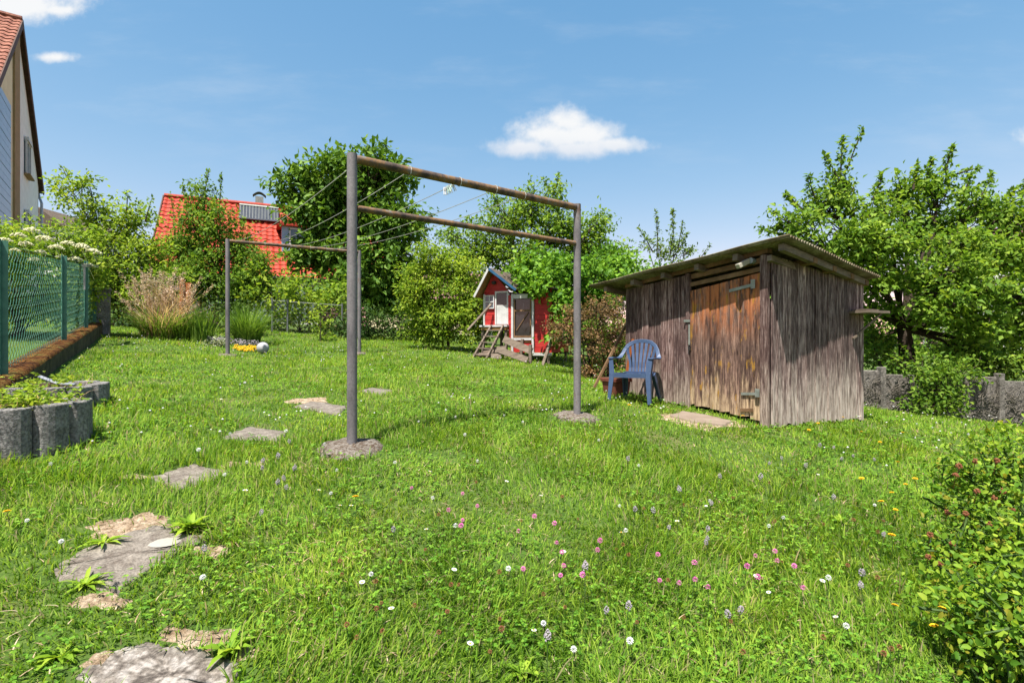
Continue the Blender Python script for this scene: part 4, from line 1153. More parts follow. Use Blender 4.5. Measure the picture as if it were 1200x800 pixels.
def red_house():
    R0 = Vector((-18.7, 28.0, EYE + 7.8)); d = Vector((.904, .427, 0)); n = Vector((.427, -.904, 0)); up = Vector((0, 0, 1))
    L = 11.5; W = 4.6; dn = (n - up).normalized(); zb = gz(-14, 30) - 1
    root = empty('red_roofed_house', Vector((R0.x, R0.y, zb)) + d * 5, 'house with bright red tiled roof, solar collector and dormer behind the trees', 'house')
    S = lambda t, s, o=0: R0 + d * t + dn * s + (n + up).normalized() * o
    Ls = W * math.sqrt(2)
    tiled('roof', R0, d, dn, L, Ls, .30, .36, M['red_tile'], root)
    tiled('roof', R0 + d * 0, d, (-n - up), L, Ls, .30, .36, M['red_tile'], root)
    mb = MB(); mb.tube([R0 + up * .05, R0 + up * .05 + d * L], .12, 8); mb.build('ridge_tiles', M['red_tile'], root)
    mb = MB()
    a = R0 + up * -.12; mb.prism([a + d * .4 + n * (W - .5) + up * -(W - .4), a + d * .4 - n * (W - .5) + up * -(W - .4), a + d * .4], d * .25)
    a2 = a + d * (L - .65); mb.prism([a2 + n * (W - .5) + up * -(W - .4), a2 - n * (W - .5) + up * -(W - .4), a2], d * .25)
    zt = R0.z - W + .35
    c = R0 + d * (L / 2); mb.box(Vector((c.x, c.y, (zb + zt) / 2)), (L - .8, 2 * (W - .5), zt - zb), (d, n, up)); mb.build('wall', M['plaster'], root)
    mb = MB(); mb.bar(S(-.04, 0, -.02), S(-.04, Ls, -.02), .2, .05, (n + up)); mb.build('verge_board', M['brown_board'], root)
    mb = MB(); ax = (d, dn, (n + up).normalized()); mb.box(S(4.6, 1.05, .16), (2.0, 1.35, .06), ax); col = mb.build('solar_collector', M['collector'], root)
    mb = MB()
    for k in range(13): mb.tube([S(3.66 + k * .155, .45, .205), S(3.66 + k * .155, 1.66, .205)], .011, 6)
    mb.box(S(4.6, .38, .2), (2.0, .12, .08), ax); mb.build('tube_rack', M['galv'], col)
    c = R0 + d * 4.6 - n * .25; mb = MB(); mb.box(c + up * .10, (.42, .42, .9), (d, n, up)); ch = mb.build('chimney', M['galv'], root)
    mb = MB(); pts = []
    for k in range(9):
        t = k / 8; pts.append(c + d * (-.34 + .68 * t) + up * (.60 + .20 * math.sin(math.pi * t)))
    mb.ribbon(pts, n, .5, .03); mb.build('chimney_hood', M['dark_iron'], ch)
    # dormer
    t0, t1 = 5.7, 8.2; zf = S(0, 4.3).z; zt2 = S(0, 1.9).z
    f0 = S(t0, 4.1); 
    base = R0 + n * 3.05
    q = lambda t, z, o=0: Vector((base.x, base.y, 0)) + d * t + n * o + up * z
    zl, zh = R0.z - 3.15, R0.z - 1.55
    mb = MB(); mb.prism([q(t0, zl), q(t1, zl), q(t1, zh), q(t0, zh)], -n * 1.6); dm = mb.build('dormer', M['blue_slate'], root)
    mb = MB(); mb.prism([q(t0 - .25, zh - .1, .25), q(t1 + .25, zh - .1, .25), q((t0 + t1) / 2, zh + .75, .25)], -n * 2.6); mb.build('dormer_roof', M['red_tile'], dm)
    mb = MB(); mb.box(q((t0 + t1) / 2, (zl + zh) / 2 + .1, .02), (1.7, .06, .95), (d, n, up)); mb.build('dormer_window', M['window'], dm)
    mb = MB()
    for s in (-.85, 0, .85): mb.box(q((t0 + t1) / 2 + s, (zl + zh) / 2 + .1, .05), (.07, .06, 1.0), (d, n, up))
    for z in (-.48, .48): mb.box(q((t0 + t1) / 2, (zl + zh) / 2 + .1 + z, .052), (1.77, .06, .07), (d, n, up))
    mb.build('dormer_frame', M['white_paint'], dm)
    mb = MB(); e = S(0, Ls, .0); mb.tube([e, e + d * L], .09, 8); mb.build('gutter', M['dark_iron'], root)


def far_houses():
    up = Vector((0, 0, 1))
    # faded roof glimpsed left of the pale shrub
    c = at(462, 350, 26); zb = gz(c.x, c.y) - .6; root = empty('faded_roofed_house', (c.x, c.y, zb), 'low building with faded mauve tiled roof between the big tree and pale shrub', 'house')
    d = Vector((.97, -.24, 0)); n = Vector((-.24, -.97, 0)); dn = (n - up * .75).normalized(); P = c - d * 2.2 + up * 1.35 - n * 1.5
    tiled('roof', P, d, dn, 6.6, 2.5, .3, .34, M['mauve_tile'], root); tiled('roof', P, d, (-n - up * .75), 6.6, 2.5, .3, .34, M['mauve_tile'], root)
    mb = MB(); mb.box(Vector((P.x, P.y, 0)) + d * 3.3 + up * ((zb + P.z - 1.6) / 2), (6.2, 3.4, P.z - 1.6 - zb), (d, n, up)); mb.build('wall', M['beige'], root)
    # white house behind the apple tree
    c = foot(1225, 46); zb = c.z - 1; zt = EYE + (400 - 285) / F * 46; root = empty('white_house', (c.x, c.y, zb), 'white house glimpsed through the right apple tree', 'house')
    mb = MB(); mb.box(Vector((c.x, c.y + 4, (zb + zt) / 2)), (9, 8, zt - zb)); mb.build('wall', M['plaster'], root)
    for s in (-2.6, 0, 2.6):
        mb = MB(); mb.box(Vector((c.x + s, c.y - .02, zt - 1.8)), (1.0, .1, 1.3)); w = mb.build('window', M['window'], root)
        mb = MB(); mb.box(Vector((c.x + s, c.y - .05, zt - 1.08)), (1.15, .1, .1)); mb.build('window_frame', M['white_paint'], w)
    P = Vector((c.x - 4.9, c.y + 4, zt + 2.2)); 
    for s in (-1, 1): tiled('roof', P, (1, 0, 0), (0, 1.0 * s, -.5), 9.8, 5.0, .3, .36, M['mauve_tile'], root)
    mb = MB(); mb.prism([Vector((c.x - 4.5, c.y, zt)), Vector((c.x - 4.5, c.y + 8, zt)), Vector((c.x - 4.5, c.y + 4, zt + 2.0))], (9, 0, 0)); mb.build('gable_wall', M['plaster'], root)


left_house(); red_house(); far_houses()


# ------------------------------------------------------------------ trees and shrubs
def norm(a): return a / np.maximum(np.linalg.norm(a, axis=1, keepdims=True), 1e-9)


def leaf_arrays(P, axis, nrm, L, W, fold=.18, droop=.12, six=False):
    axis = norm(axis); side = norm(np.cross(axis, nrm)); n2 = np.cross(side, axis); L = L[:, None]; W = W[:, None]
    tip = P + axis * L - n2 * L * droop
    if six:
        m1 = P + axis * L * .30; m2 = P + axis * L * .68 - n2 * L * droop * .3; u = n2 * W * fold
        V = np.stack([P, m1 + side * W * .46 + u, m2 + side * W * .40 + u, tip, m2 - side * W * .40 + u, m1 - side * W * .46 + u, m1, m2], 1)
        k = np.arange(len(P))[:, None] * 8
        T3 = np.concatenate([k + np.array([[0, 1, 6]]), k + np.array([[0, 6, 5]]), k + np.array([[7, 2, 3]]), k + np.array([[7, 3, 4]])])
        Q = np.concatenate([k + np.array([[6, 1, 2, 7]]), k + np.array([[5, 6, 7, 4]])])
        return V.reshape(-1, 3), [T3, Q]
    m = P + axis * L * .45; u = n2 * W * fold
    V = np.stack([P, m + side * W * .5 + u, tip, m - side * W * .5 + u], 1); k = np.arange(len(P))[:, None] * 4
    return V.reshape(-1, 3), [np.concatenate([k + np.array([[0, 1, 2]]), k + np.array([[0, 2, 3]])])]


def plant(name, label, cat, lobes, Y, mat, leaf=(.08, .045), dens=60, per=24, sigma=.11, base_px=None, trunk_r=.09, fork=.45, group=None, seed=1,
          crown='crown', woody='trunk', six=False, shoots=(), depth=.9, up_bias=.6, thin=1.0, base_pt=None, twig=True, inner=.35, limb_r=.42, wood='bark'):
    """a woody plant: limbs run from the trunk into each lobe, twigs fill the lobe, leaf clumps sit along the twigs.
    lobes: (px, py, rx, rz[, depth offset]) seen from the camera at depth Y"""
    rng = np.random.default_rng(seed); sc = Y / F
    if base_pt is None:
        bpx = base_px if base_px is not None else np.mean([l[0] for l in lobes]); B = foot(bpx, Y)
    else: B = Vector(base_pt)
    root = empty(name, B, label, cat, group)
    mb = MB(); S = []; D = []
    topz = max(at(600, l[1], Y + (l[4] if len(l) > 4 else 0)).z for l in lobes); hf = (topz - B.z) * fork
    lean = Vector((rng.uniform(-.12, .12), rng.uniform(-.1, .1), 0)) * hf
    trunk = [B - Vector((0, 0, .15)), B + lean * .3 + Vector((0, 0, hf * .35)), B + lean * .6 + Vector((0, 0, hf * .7)), B + lean + Vector((0, 0, hf))]
    if trunk_r: mb.tube(trunk, [trunk_r * 1.35, trunk_r * 1.0, trunk_r * .85, trunk_r * .7], 10)
    fork_p = trunk[-1]
    for li, l in enumerate(lobes):
        off = l[4] if len(l) > 4 else rng.uniform(-.25, .25) * sc * 60
        C = at(l[0], l[1], Y + off); rx = l[2] * sc; rz = l[3] * sc; ry = rx * depth
        ra = np.array([rx, ry, rz])
        # limb
        ctl = fork_p.lerp(C, .5) + Vector((rng.uniform(-.1, .1), rng.uniform(-.1, .1), rng.uniform(.0, .12))) * (C - fork_p).length
        limb = []; st = fork_p if trunk_r and hf > .4 else B + Vector((rng.uniform(-.1, .1), rng.uniform(-.1, .1), 0)); 
        for i in range(7):
            t = i / 6; limb.append((st * (1 - t) + ctl * t) * (1 - t) + (ctl * (1 - t) + C * t) * t)
        lr = max(min(.012, (trunk_r or .03) * .5), (trunk_r or .03) * limb_r); mb.tube(limb, [lr * (1 - .75 * i / 6) for i in range(7)], 7, False)
        ncl = max(5, int(dens * (rx * ry * rz) ** (2 / 3) / .35 * .55 * thin))
        dv = norm(rng.normal(size=(ncl, 3))); rad = (inner + (1.05 - inner) * rng.random(ncl) ** .6)[:, None]
        rad *= (1 + .16 * rng.normal(size=(ncl, 1)))
        E = np.array(C) + dv * ra * rad
        gzE = gzn(E[:, 0], E[:, 1]); E[:, 2] = np.maximum(E[:, 2], gzE + .05)
        li_pts = np.array([tuple(p) for p in limb]); st_i = rng.integers(3, 7, ncl); Sp = li_pts[st_i]
        Sp = Sp * .55 + (np.array(C) * .45)
        mid = (Sp + E) / 2 + rng.normal(size=E.shape) * .06
        if twig:
            step = max(1, ncl // 110)
            for k in range(0, ncl, step): mb.tube([Sp[k], mid[k], E[k]], [max(.006, lr * .26), max(.005, lr * .17), .003], 4, False)
        t = .30 + .75 * rng.random((ncl, per)); tt = t[..., None]
        pts = (Sp[:, None] * (1 - tt) + mid[:, None] * tt) * (1 - tt) + (mid[:, None] * (1 - tt) + E[:, None] * tt) * tt
        pts = E[:, None] * .55 + pts * .45 + rng.normal(size=pts.shape) * sigma * np.array([1, 1, .8])
        outd = norm(E - np.array(C))[:, None] + np.zeros_like(pts)
        S.append(pts.reshape(-1, 3)); D.append(outd.reshape(-1, 3))
    for (x0, y0, x1, y1, off, cnt) in shoots:
        a, b = at(x0, y0, Y + off), at(x1, y1, Y + off * .6); c = a.lerp(b, .5) + Vector((rng.uniform(-.05, .05), 0, 0)) * (b - a).length
        q = min(.02, (trunk_r or .03) * .4); mb.tube([a, c, b], [q, q * .6, min(.003, q * .4)], 5, False)
        t = rng.random(cnt)[:, None] ** .8; A_, C_, B_ = np.array(a), np.array(c), np.array(b)
        pts = (A_ * (1 - t) + C_ * t) * (1 - t) + (C_ * (1 - t) + B_ * t) * t
        # leaves sit in little spurs along the shoot
        sp = rng.integers(0, max(4, cnt // 9), cnt); rng2 = np.random.default_rng(seed + 5); so = rng2.normal(size=(max(4, cnt // 9), 3)) * sigma * .9
        S.append(pts + so[sp] * (1.05 - t) + rng.normal(size=pts.shape) * sigma * .35 * (1.15 - t)); D.append(np.tile(np.array((b - a).normalized()), (cnt, 1)))
    P = np.concatenate(S); O = np.concatenate(D)
    ok = P[:, 2] > gzn(P[:, 0], P[:, 1]) + .02; P, O = P[ok], O[ok]; n = len(P)
    axis = norm(O * .55 + rng.normal(size=(n, 3)) * .75 + np.array([0, 0, -.12]))
    nr = norm(rng.normal(size=(n, 3)) * .75 + np.array([0, 0, up_bias]) + np.array(sd) * .5 + O * .5)
    q = rng.beta(2.2, 2.0, n); L = leaf[0] * (.40 + 1.05 * q); W = leaf[1] * (.45 + .95 * q) * rng.uniform(.8, 1.2, n)
    V, Fs = leaf_arrays(P, axis, nr, L, W, six=six)
    mesh_np(crown, V, Fs, M[mat], root)
    if mb.v: mb.build(woody, M[wood], root, smooth_=True)
    return root, n


TOTAL = {}


def T(*a, **k):
    r, n = plant(*a, **k); TOTAL[k.get('seed', 0)] = n; return r


# right: the big apple tree and what grows round it
T('apple_tree', 'large spreading apple tree with upright top shoots to the right of the shed', 'tree',
  [(930, 262, 30, 20, -.4), (962, 238, 28, 20, .3), (985, 222, 26, 24, .2), (1022, 248, 30, 22, -.3), (1060, 228, 30, 22, .2), (1100, 218, 30, 20, .3), (1140, 238, 32, 22, -.2), (1178, 250, 30, 22, .1), (1215, 248, 34, 26, 0),
   (950, 290, 30, 20, .5), (995, 280, 36, 22, -.9), (1045, 280, 36, 24, -1.1), (1095, 262, 36, 22, .4), (1130, 285, 38, 22, -.9), (1175, 295, 36, 22, -.6), (1215, 300, 36, 26, -.2),
   (1010, 322, 34, 20, -.8), (1062, 322, 34, 20, .6), (1105, 322, 40, 22, -1.2), (1155, 335, 40, 20, -1.0), (1205, 345, 38, 24, -.5),
   (1018, 362, 28, 18, -.2), (1105, 360, 36, 18, -1.2), (1148, 378, 36, 18, -.9), (1200, 385, 38, 20, -.4), (1025, 400, 24, 14, .3), (1130, 410, 30, 16, -.5), (1185, 420, 32, 18, -.4),
   (1080, 275, 46, 30, 1.8), (1160, 300, 46, 30, 1.9), (1010, 300, 40, 30, 1.6), (1120, 350, 46, 26, 1.8)],
  10.6, 'leaf_apple', leaf=(.105, .062), dens=78, per=34, sigma=.095, base_px=1068, trunk_r=.17, fork=.36, seed=11, thin=1.0, inner=.2, limb_r=.36,
  shoots=[(985, 215, 988, 160, .2, 130), (992, 200, 1012, 148, .3, 50), (985, 215, 966, 182, .1, 80), (1108, 215, 1116, 170, .3, 120), (1118, 205, 1148, 196, .2, 60), (1070, 222, 1076, 190, -.2, 90), (1150, 230, 1162, 202, .1, 70), (1195, 240, 1204, 208, .1, 100), (935, 255, 905, 266, -.3, 80), (940, 245, 920, 224, -.3, 70), (1085, 212, 1094, 184, .2, 70), (1022, 235, 1036, 200, .2, 70), (955, 232, 948, 205, .1, 60), (1180, 240, 1188, 222, .2, 50), (1130, 225, 1138, 205, .1, 50)])
T('garden_shrub', 'dense dark shrub growing over the garden wall below the apple tree', 'shrub', [(1095, 455, 36, 32, 0), (1075, 430, 30, 24, .3), (1125, 440, 34, 28, .2), (1085, 478, 26, 16, -.2), (1118, 470, 26, 18, -.1)], 8.9, 'leaf_mid', leaf=(.075, .045), dens=85, per=24, sigma=.08, trunk_r=.03, fork=.3, seed=12, crown='foliage', woody='stems', group='shrubs by the garden wall')
T('garden_shrub', 'shrub behind the garden wall close to the shed corner', 'shrub', [(1030, 420, 30, 26, 0), (1055, 425, 26, 24, .2), (1020, 395, 24, 22, .3)], 10.4, 'leaf_mid', leaf=(.08, .045), dens=70, per=22, sigma=.1, trunk_r=.03, fork=.3, seed=13, crown='foliage', woody='stems', group='shrubs by the garden wall')
T('garden_shrub', 'shrub behind the garden wall at the right edge', 'shrub', [(1165, 432, 36, 24, 0), (1205, 432, 36, 28, .2), (1240, 420, 36, 34, .2), (1140, 420, 30, 22, .2)], 10.2, 'leaf_olive', leaf=(.08, .045), dens=70, per=22, sigma=.1, trunk_r=.03, fork=.3, seed=14, crown='foliage', woody='stems', group='shrubs by the garden wall')
T('background_tree', 'tree behind the apple tree closing the right background', 'tree', [(1000, 385, 50, 36, 0), (1090, 392, 60, 34, .5), (1180, 385, 60, 34, .4), (930, 370, 50, 36, .5), (1270, 380, 70, 40, 0)], 17, 'leaf_mid', leaf=(.15, .09), dens=30, per=20, sigma=.2, trunk_r=.1, fork=.3, seed=15, thin=.8)

# left: behind the green fence
hed, _n = plant('elder_shrub', 'leafy shrub with flat cream flower heads behind the green fence', 'shrub', [(-25, 290, 50, 40, -.6), (25, 285, 45, 34, .4), (65, 285, 38, 32, .9), (95, 300, 30, 28, 1.2), (5, 300, 40, 34, -.2), (10, 345, 45, 40, .2), (100, 330, 34, 34, 1.4), (55, 350, 45, 36, .8), (92, 365, 30, 26, 1.6)], 9.2, 'leaf_light', leaf=(.085, .045), dens=95, per=28, sigma=.1, trunk_r=.04, fork=.2, seed=21, crown='foliage', woody='stems', base_px=20)


def flower_heads():
    rng = random.Random(6)
    spots = [(6, 283, 12), (22, 277, 12), (38, 271, 13), (30, 287, 12), (52, 281, 14), (18, 294, 8), (48, 296, 9), (66, 291, 12), (80, 286, 11), (95, 290, 14), (109, 296, 13), (72, 302, 9), (88, 305, 12), (104, 312, 10), (40, 305, 10), (2, 300, 10), (-8, 284, 12)]
    for (px, py, w) in spots:
        Y = 7.6 + (px / 110) * 1.9; c = at(px, py, Y); r = w / 2 / F * Y * 1.2; mb = MB()
        for k in range(46):
            a = rng.uniform(0, 6.283); q = math.sqrt(rng.random()); p = c + Vector((math.cos(a) * q * r, math.sin(a) * q * r, .5 * r * (1 - q * q) + rng.uniform(-.006, .006)))
            mb.dome(p, r * .17, r * .17, r * .13, 6, 3)
        mb.tube([c - Vector((0, -.12, .22)), c - Vector((0, .0, .02))], .0035, 5)
        mb.build('flower_head', M['petal_cream'], hed)


flower_heads()
T('young_tree', 'loose pale green young tree beyond the concrete pillar', 'tree', [(84, 222, 20, 22), (112, 252, 28, 26), (150, 262, 32, 28), (132, 300, 42, 34), (175, 300, 30, 30), (100, 325, 32, 32), (165, 340, 42, 34), (125, 355, 36, 28), (195, 335, 28, 34)], 14, 'leaf_light', leaf=(.10, .058), dens=62, per=34, sigma=.12, trunk_r=.06, fork=.3, seed=22, shoots=[(84, 215, 72, 194, 0, 40), (110, 240, 100, 205, 0, 50), (148, 250, 150, 222, 0, 40), (170, 260, 178, 232, 0, 40)], group='trees along the back boundary')
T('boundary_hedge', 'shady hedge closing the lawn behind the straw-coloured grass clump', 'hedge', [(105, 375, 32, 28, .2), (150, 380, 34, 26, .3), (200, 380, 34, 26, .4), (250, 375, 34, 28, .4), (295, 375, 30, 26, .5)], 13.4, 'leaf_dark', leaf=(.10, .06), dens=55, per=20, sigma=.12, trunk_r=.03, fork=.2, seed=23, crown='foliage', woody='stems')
T('fruit_tree', 'spire-topped fruit tree in front of the red roofed house', 'tree', [(238, 232, 18, 26), (225, 262, 24, 24), (258, 262, 26, 24), (212, 300, 32, 32), (262, 298, 36, 32), (238, 330, 40, 34), (290, 325, 30, 32), (200, 345, 30, 32), (270, 355, 34, 28), (215, 290, 24, 26), (286, 288, 20, 18), (304, 306, 18, 14), (298, 340, 28, 20)], 16.5, 'leaf_mid', leaf=(.115, .06), dens=56, per=32, sigma=.13, trunk_r=.08, fork=.3, seed=24, shoots=[(240, 225, 246, 198, 0, 60), (225, 250, 214, 216, 0, 50), (256, 250, 259, 205, 0, 60), (205, 280, 200, 226, 0, 40)], group='trees along the back boundary')
T('walnut_tree', 'tall dark green tree with large leaves behind the front frame', 'tree', [(432, 200, 38, 26), (392, 205, 38, 28), (352, 215, 32, 22), (460, 205, 28, 22), (425, 250, 52, 36), (462, 262, 38, 34), (375, 248, 40, 28), (395, 290, 46, 36), (448, 310, 42, 36), (405, 335, 44, 30), (470, 335, 34, 32), (365, 300, 30, 24), (440, 350, 40, 24)], 19.5, 'leaf_walnut', leaf=(.25, .13), dens=34, per=28, sigma=.20, trunk_r=.2, fork=.35, seed=25, shoots=[(345, 210, 322, 206, 0, 50), (440, 185, 452, 170, 0, 40)], base_px=425)
T('bramble_thicket', 'yellowish green bramble thicket behind the grey chain-link fence', 'thicket', [(310, 345, 28, 26), (350, 345, 34, 28), (392, 345, 28, 28), (330, 372, 32, 18), (375, 372, 30, 20)], 16.2, 'leaf_light', leaf=(.14, .08), dens=36, per=22, sigma=.14, trunk_r=.03, fork=.2, seed=26, crown='foliage', woody='stems', thin=.9)
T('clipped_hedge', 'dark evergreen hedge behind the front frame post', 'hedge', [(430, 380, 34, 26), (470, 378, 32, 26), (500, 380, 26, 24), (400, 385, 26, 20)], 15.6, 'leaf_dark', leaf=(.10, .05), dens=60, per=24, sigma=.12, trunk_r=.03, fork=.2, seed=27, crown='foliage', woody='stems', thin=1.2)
T('pale_shrub', 'big pale green shrub left of the red hen house', 'shrub', [(512, 318, 32, 32), (545, 318, 22, 26), (488, 350, 28, 30), (538, 345, 30, 32), (515, 378, 36, 28), (545, 382, 28, 24), (495, 388, 22, 16), (505, 300, 22, 18), (480, 325, 16, 18), (555, 360, 22, 24), (556, 330, 16, 26, .5), (562, 385, 14, 16, .3)], 12.9, 'leaf_light', leaf=(.085, .050), dens=105, per=34, sigma=.10, trunk_r=.04, fork=.2, seed=28, crown='foliage', woody='stems')
T('fruit_tree', 'broad fruit tree rising behind the red hen house', 'tree', [(592, 250, 36, 26), (622, 236, 24, 22), (648, 228, 16, 18), (645, 268, 40, 30), (690, 280, 34, 28), (700, 258, 14, 14), (570, 285, 38, 28), (612, 300, 44, 30), (675, 312, 40, 28), (540, 300, 26, 22), (530, 275, 18, 14), (725, 310, 26, 24), (700, 300, 30, 26)], 16, 'leaf_apple', leaf=(.12, .065), dens=52, per=30, sigma=.14, trunk_r=.12, fork=.3, seed=29, shoots=[(645, 225, 636, 210, 0, 40), (650, 222, 655, 206, 0, 50), (622, 228, 618, 218, 0, 30), (706, 262, 716, 252, 0, 40), (585, 240, 578, 228, 0, 40), (500, 285, 494, 268, 0, 30)], group='trees along the back boundary')
T('climbing_vine', 'bright broad-leaved climber sprawling over the hen house roof', 'climber', [(632, 320, 26, 20, -.7), (614, 312, 14, 12, -.6), (638, 332, 20, 13, -1.35), (654, 355, 13, 16, -1.4), (616, 322, 12, 8, -1.2), (656, 388, 14, 14, -1.5), (655, 325, 26, 22), (690, 325, 26, 20), (720, 322, 22, 20), (645, 302, 20, 14), (662, 352, 24, 20), (640, 345, 12, 12), (700, 350, 26, 20), (672, 385, 24, 20), (655, 402, 16, 14)], 12.75, 'leaf_vine', leaf=(.115, .085), dens=80, per=28, sigma=.10, trunk_r=.03, fork=.2, seed=30, crown='foliage', woody='stems', base_px=690, six=True)
T('copper_shrub', 'shrub with copper-brown young leaves between hen house and shed', 'shrub', [(678, 372, 26, 24), (706, 362, 28, 22), (726, 385, 22, 26), (692, 402, 28, 24), (660, 392, 20, 16), (716, 425, 24, 22), (695, 438, 18, 12), (650, 378, 14, 12)], 9.6, 'leaf_copper', leaf=(.048, .030), dens=120, per=22, sigma=.055, trunk_r=.03, fork=.2, seed=31, crown='foliage', woody='stems', thin=1.35)
T('green_shrub', 'green shrub growing through the copper-brown one beside the shed', 'shrub', [(715, 415, 22, 22, .1), (700, 385, 26, 24, .4), (730, 350, 22, 26, .8), (680, 425, 20, 16, .2), (742, 400, 16, 30, .4)], 9.7, 'leaf_mid', leaf=(.05, .03), dens=100, per=20, sigma=.06, trunk_r=.03, fork=.2, seed=32, crown='foliage', woody='stems')
T('spindly_tree', 'sparse upright tree with reddish shoots rising behind the shed roof', 'tree', [(772, 292, 14, 16), (790, 300, 16, 14), (758, 285, 10, 12), (808, 292, 10, 12), (790, 282, 8, 14)], 14, 'leaf_olive', leaf=(.085, .045), dens=46, per=18, sigma=.09, trunk_r=.05, fork=.5, seed=33, base_px=780, shoots=[(770, 300, 768, 246, 0, 130), (785, 300, 788, 244, 0, 150), (790, 300, 806, 272, 0, 90), (795, 290, 800, 260, 0, 80), (765, 295, 748, 266, 0, 70), (800, 300, 812, 288, 0, 50), (815, 310, 832, 286, 0, 40)])
T('boundary_hedge', 'green bushes behind the shed closing the gap to the fruit tree', 'hedge', [(700, 340, 30, 26, .3), (735, 325, 30, 30, 0), (765, 335, 34, 28, .2), (715, 300, 24, 20, .8), (680, 360, 30, 26, .4), (820, 345, 40, 26, .3), (880, 340, 40, 24, .3), (940, 350, 40, 30, .2)], 13.5, 'leaf_vine', leaf=(.11, .065), dens=70, per=28, sigma=.12, trunk_r=.03, fork=.2, seed=34, crown='foliage', woody='stems')
T('sapling', 'small pale sapling in the lawn before the chain-link fence', 'sapling', [(376, 378, 9, 12), (372, 362, 6, 12), (380, 392, 9, 8)], 13.6, 'leaf_light', leaf=(.09, .05), dens=60, per=18, sigma=.05, trunk_r=.012, fork=.5, seed=35, thin=1.4)


def treeline():
    rng = np.random.default_rng(77); S = []
    for k in range(95):
        px = -300 + 1800 * rng.random(); Y = rng.uniform(30, 60); x = (px - 600) / F * Y; z0 = gz(x, Y); r = rng.uniform(1.6, 3.2); h = rng.uniform(2.5, 5.0)
        if px > 1050: h *= .9
        d = norm(rng.normal(size=(520, 3))) * (.55 + .5 * rng.random((520, 1))); S.append(d * np.array([r, r, h * .6]) + np.array([x, Y, z0 + h * .5]))
    P = np.concatenate(S); n = len(P)
    V, Fs = leaf_arrays(P, norm(rng.normal(size=(n, 3))), norm(rng.normal(size=(n, 3)) * .7 + np.array([0, -.1, .6])), rng.uniform(.3, .6, n), rng.uniform(.2, .4, n))
    o = mesh_np('treeline', V, Fs, M['leaf_mid']); setp(o, 'far green treeline beyond the gardens', 'trees', None, 'stuff')


treeline()


# ------------------------------------------------------------------ blades: lawn, ornamental clumps
def blade_arrays(P, head, L, W, bend, levels=3, up=1.0):
    """P base (n,3), head horizontal unit (n,2)"""
    d = np.c_[head, np.zeros(len(P))]; s = np.c_[-head[:, 1], head[:, 0], np.zeros(len(P))]; rows = []
    for i in range(levels):
        t = i / (levels - 1); c = P + d * (L * bend * t ** 1.7)[:, None]; c[:, 2] += L * up * (t - .42 * bend * t * t)
        if i < levels - 1: w = (W * .5 * (1 - .55 * t ** 1.5))[:, None]; rows += [c - s * w, c + s * w]
        else: rows.append(c)
    nv = 2 * (levels - 1) + 1; V = np.stack(rows, 1); k = np.arange(len(P))[:, None] * nv
    Q = np.concatenate([k + np.array([[2 * i, 2 * i + 1, 2 * i + 3, 2 * i + 2]]) for i in range(levels - 2)]) if levels > 2 else np.zeros((0, 4), int)
    T3 = k + np.array([[nv - 3, nv - 2, nv - 1]])
    return V.reshape(-1, 3), [T3, Q]


def inside(poly, x, y, grow=0.0):
    poly = np.array(poly); c = poly.mean(0); 
    if grow: poly = c + (poly - c) * (1 + grow)
    r = np.zeros(len(x), bool); j = len(poly) - 1
    for i in range(len(poly)):
        (xi, yi), (xj, yj) = poly[i], poly[j]
        cnd = ((yi > y) != (yj > y)) & (x < (xj - xi) * (y - yi) / (yj - yi + 1e-12) + xi); r ^= cnd; j = i
    return r


def vnoise(x, y, s, seed):
    """smooth value noise in 0..1"""
    rng = np.random.default_rng(seed); G = rng.random((256, 256)); x = x * s + 100; y = y * s + 100
    i, j = np.floor(x).astype(int), np.floor(y).astype(int); fx, fy = x - i, y - j; fx = fx * fx * (3 - 2 * fx); fy = fy * fy * (3 - 2 * fy)
    g = lambda a, b: G[a % 256, b % 256]
    return (g(i, j) * (1 - fx) + g(i + 1, j) * fx) * (1 - fy) + (g(i, j + 1) * (1 - fx) + g(i + 1, j + 1) * fx) * fy


PAVERS = KEEP_OUT[:]


def lawn_points(dens, r0, r1, rng, half=56, soft=True):
    """points of a sector of the lawn in front of and beside the camera"""
    a0, a1 = math.radians(-half), math.radians(half); area = (a1 - a0) / 2 * (r1 * r1 - r0 * r0); n = int(area * dens)
    r = np.sqrt(r0 * r0 + (r1 * r1 - r0 * r0) * rng.random(n)); a = a0 + (a1 - a0) * rng.random(n); x, y = r * np.sin(a), r * np.cos(a)
    keep = np.ones(n, bool)
    for i, p in enumerate(PAVERS): keep &= ~inside(p, x, y, -.10 * (.5 + vnoise(np.array([i * 3.1]), np.array([1.0]), 1, 5)[0]) if 1 <= i <= 7 else 0.0)
    # left boundary: the mossy wall; right boundary: the garden wall; far bed edge
    keep &= (x > -4.52 - .672 * (y - 4.95)) | (y > 11.3)
    keep &= ~((y > 9.15) & (x > 5.5))
    keep &= y < 16.2 - .12 * x
    for (cx, cy, rx, ry) in BARE:
        e = ((x - cx) / rx) ** 2 + ((y - cy) / ry) ** 2; keep &= ~((e < .9) & (rng.random(n) < np.where(e < .5, .88, .6)))
    if soft:
        # worn rim round the stones and bare patches
        for p in PAVERS[1:9]:
            rim = inside(p, x, y, .22); keep &= ~(rim & (rng.random(n) < .18 + .3 * (vnoise(x, y, 4, 3) > .45)))
        bare = vnoise(x, y, 2.3, 8) * .6 + vnoise(x, y, 6.5, 9) * .4; keep &= ~((bare < .24) & (rng.random(n) < .6))
    return x[keep], y[keep]


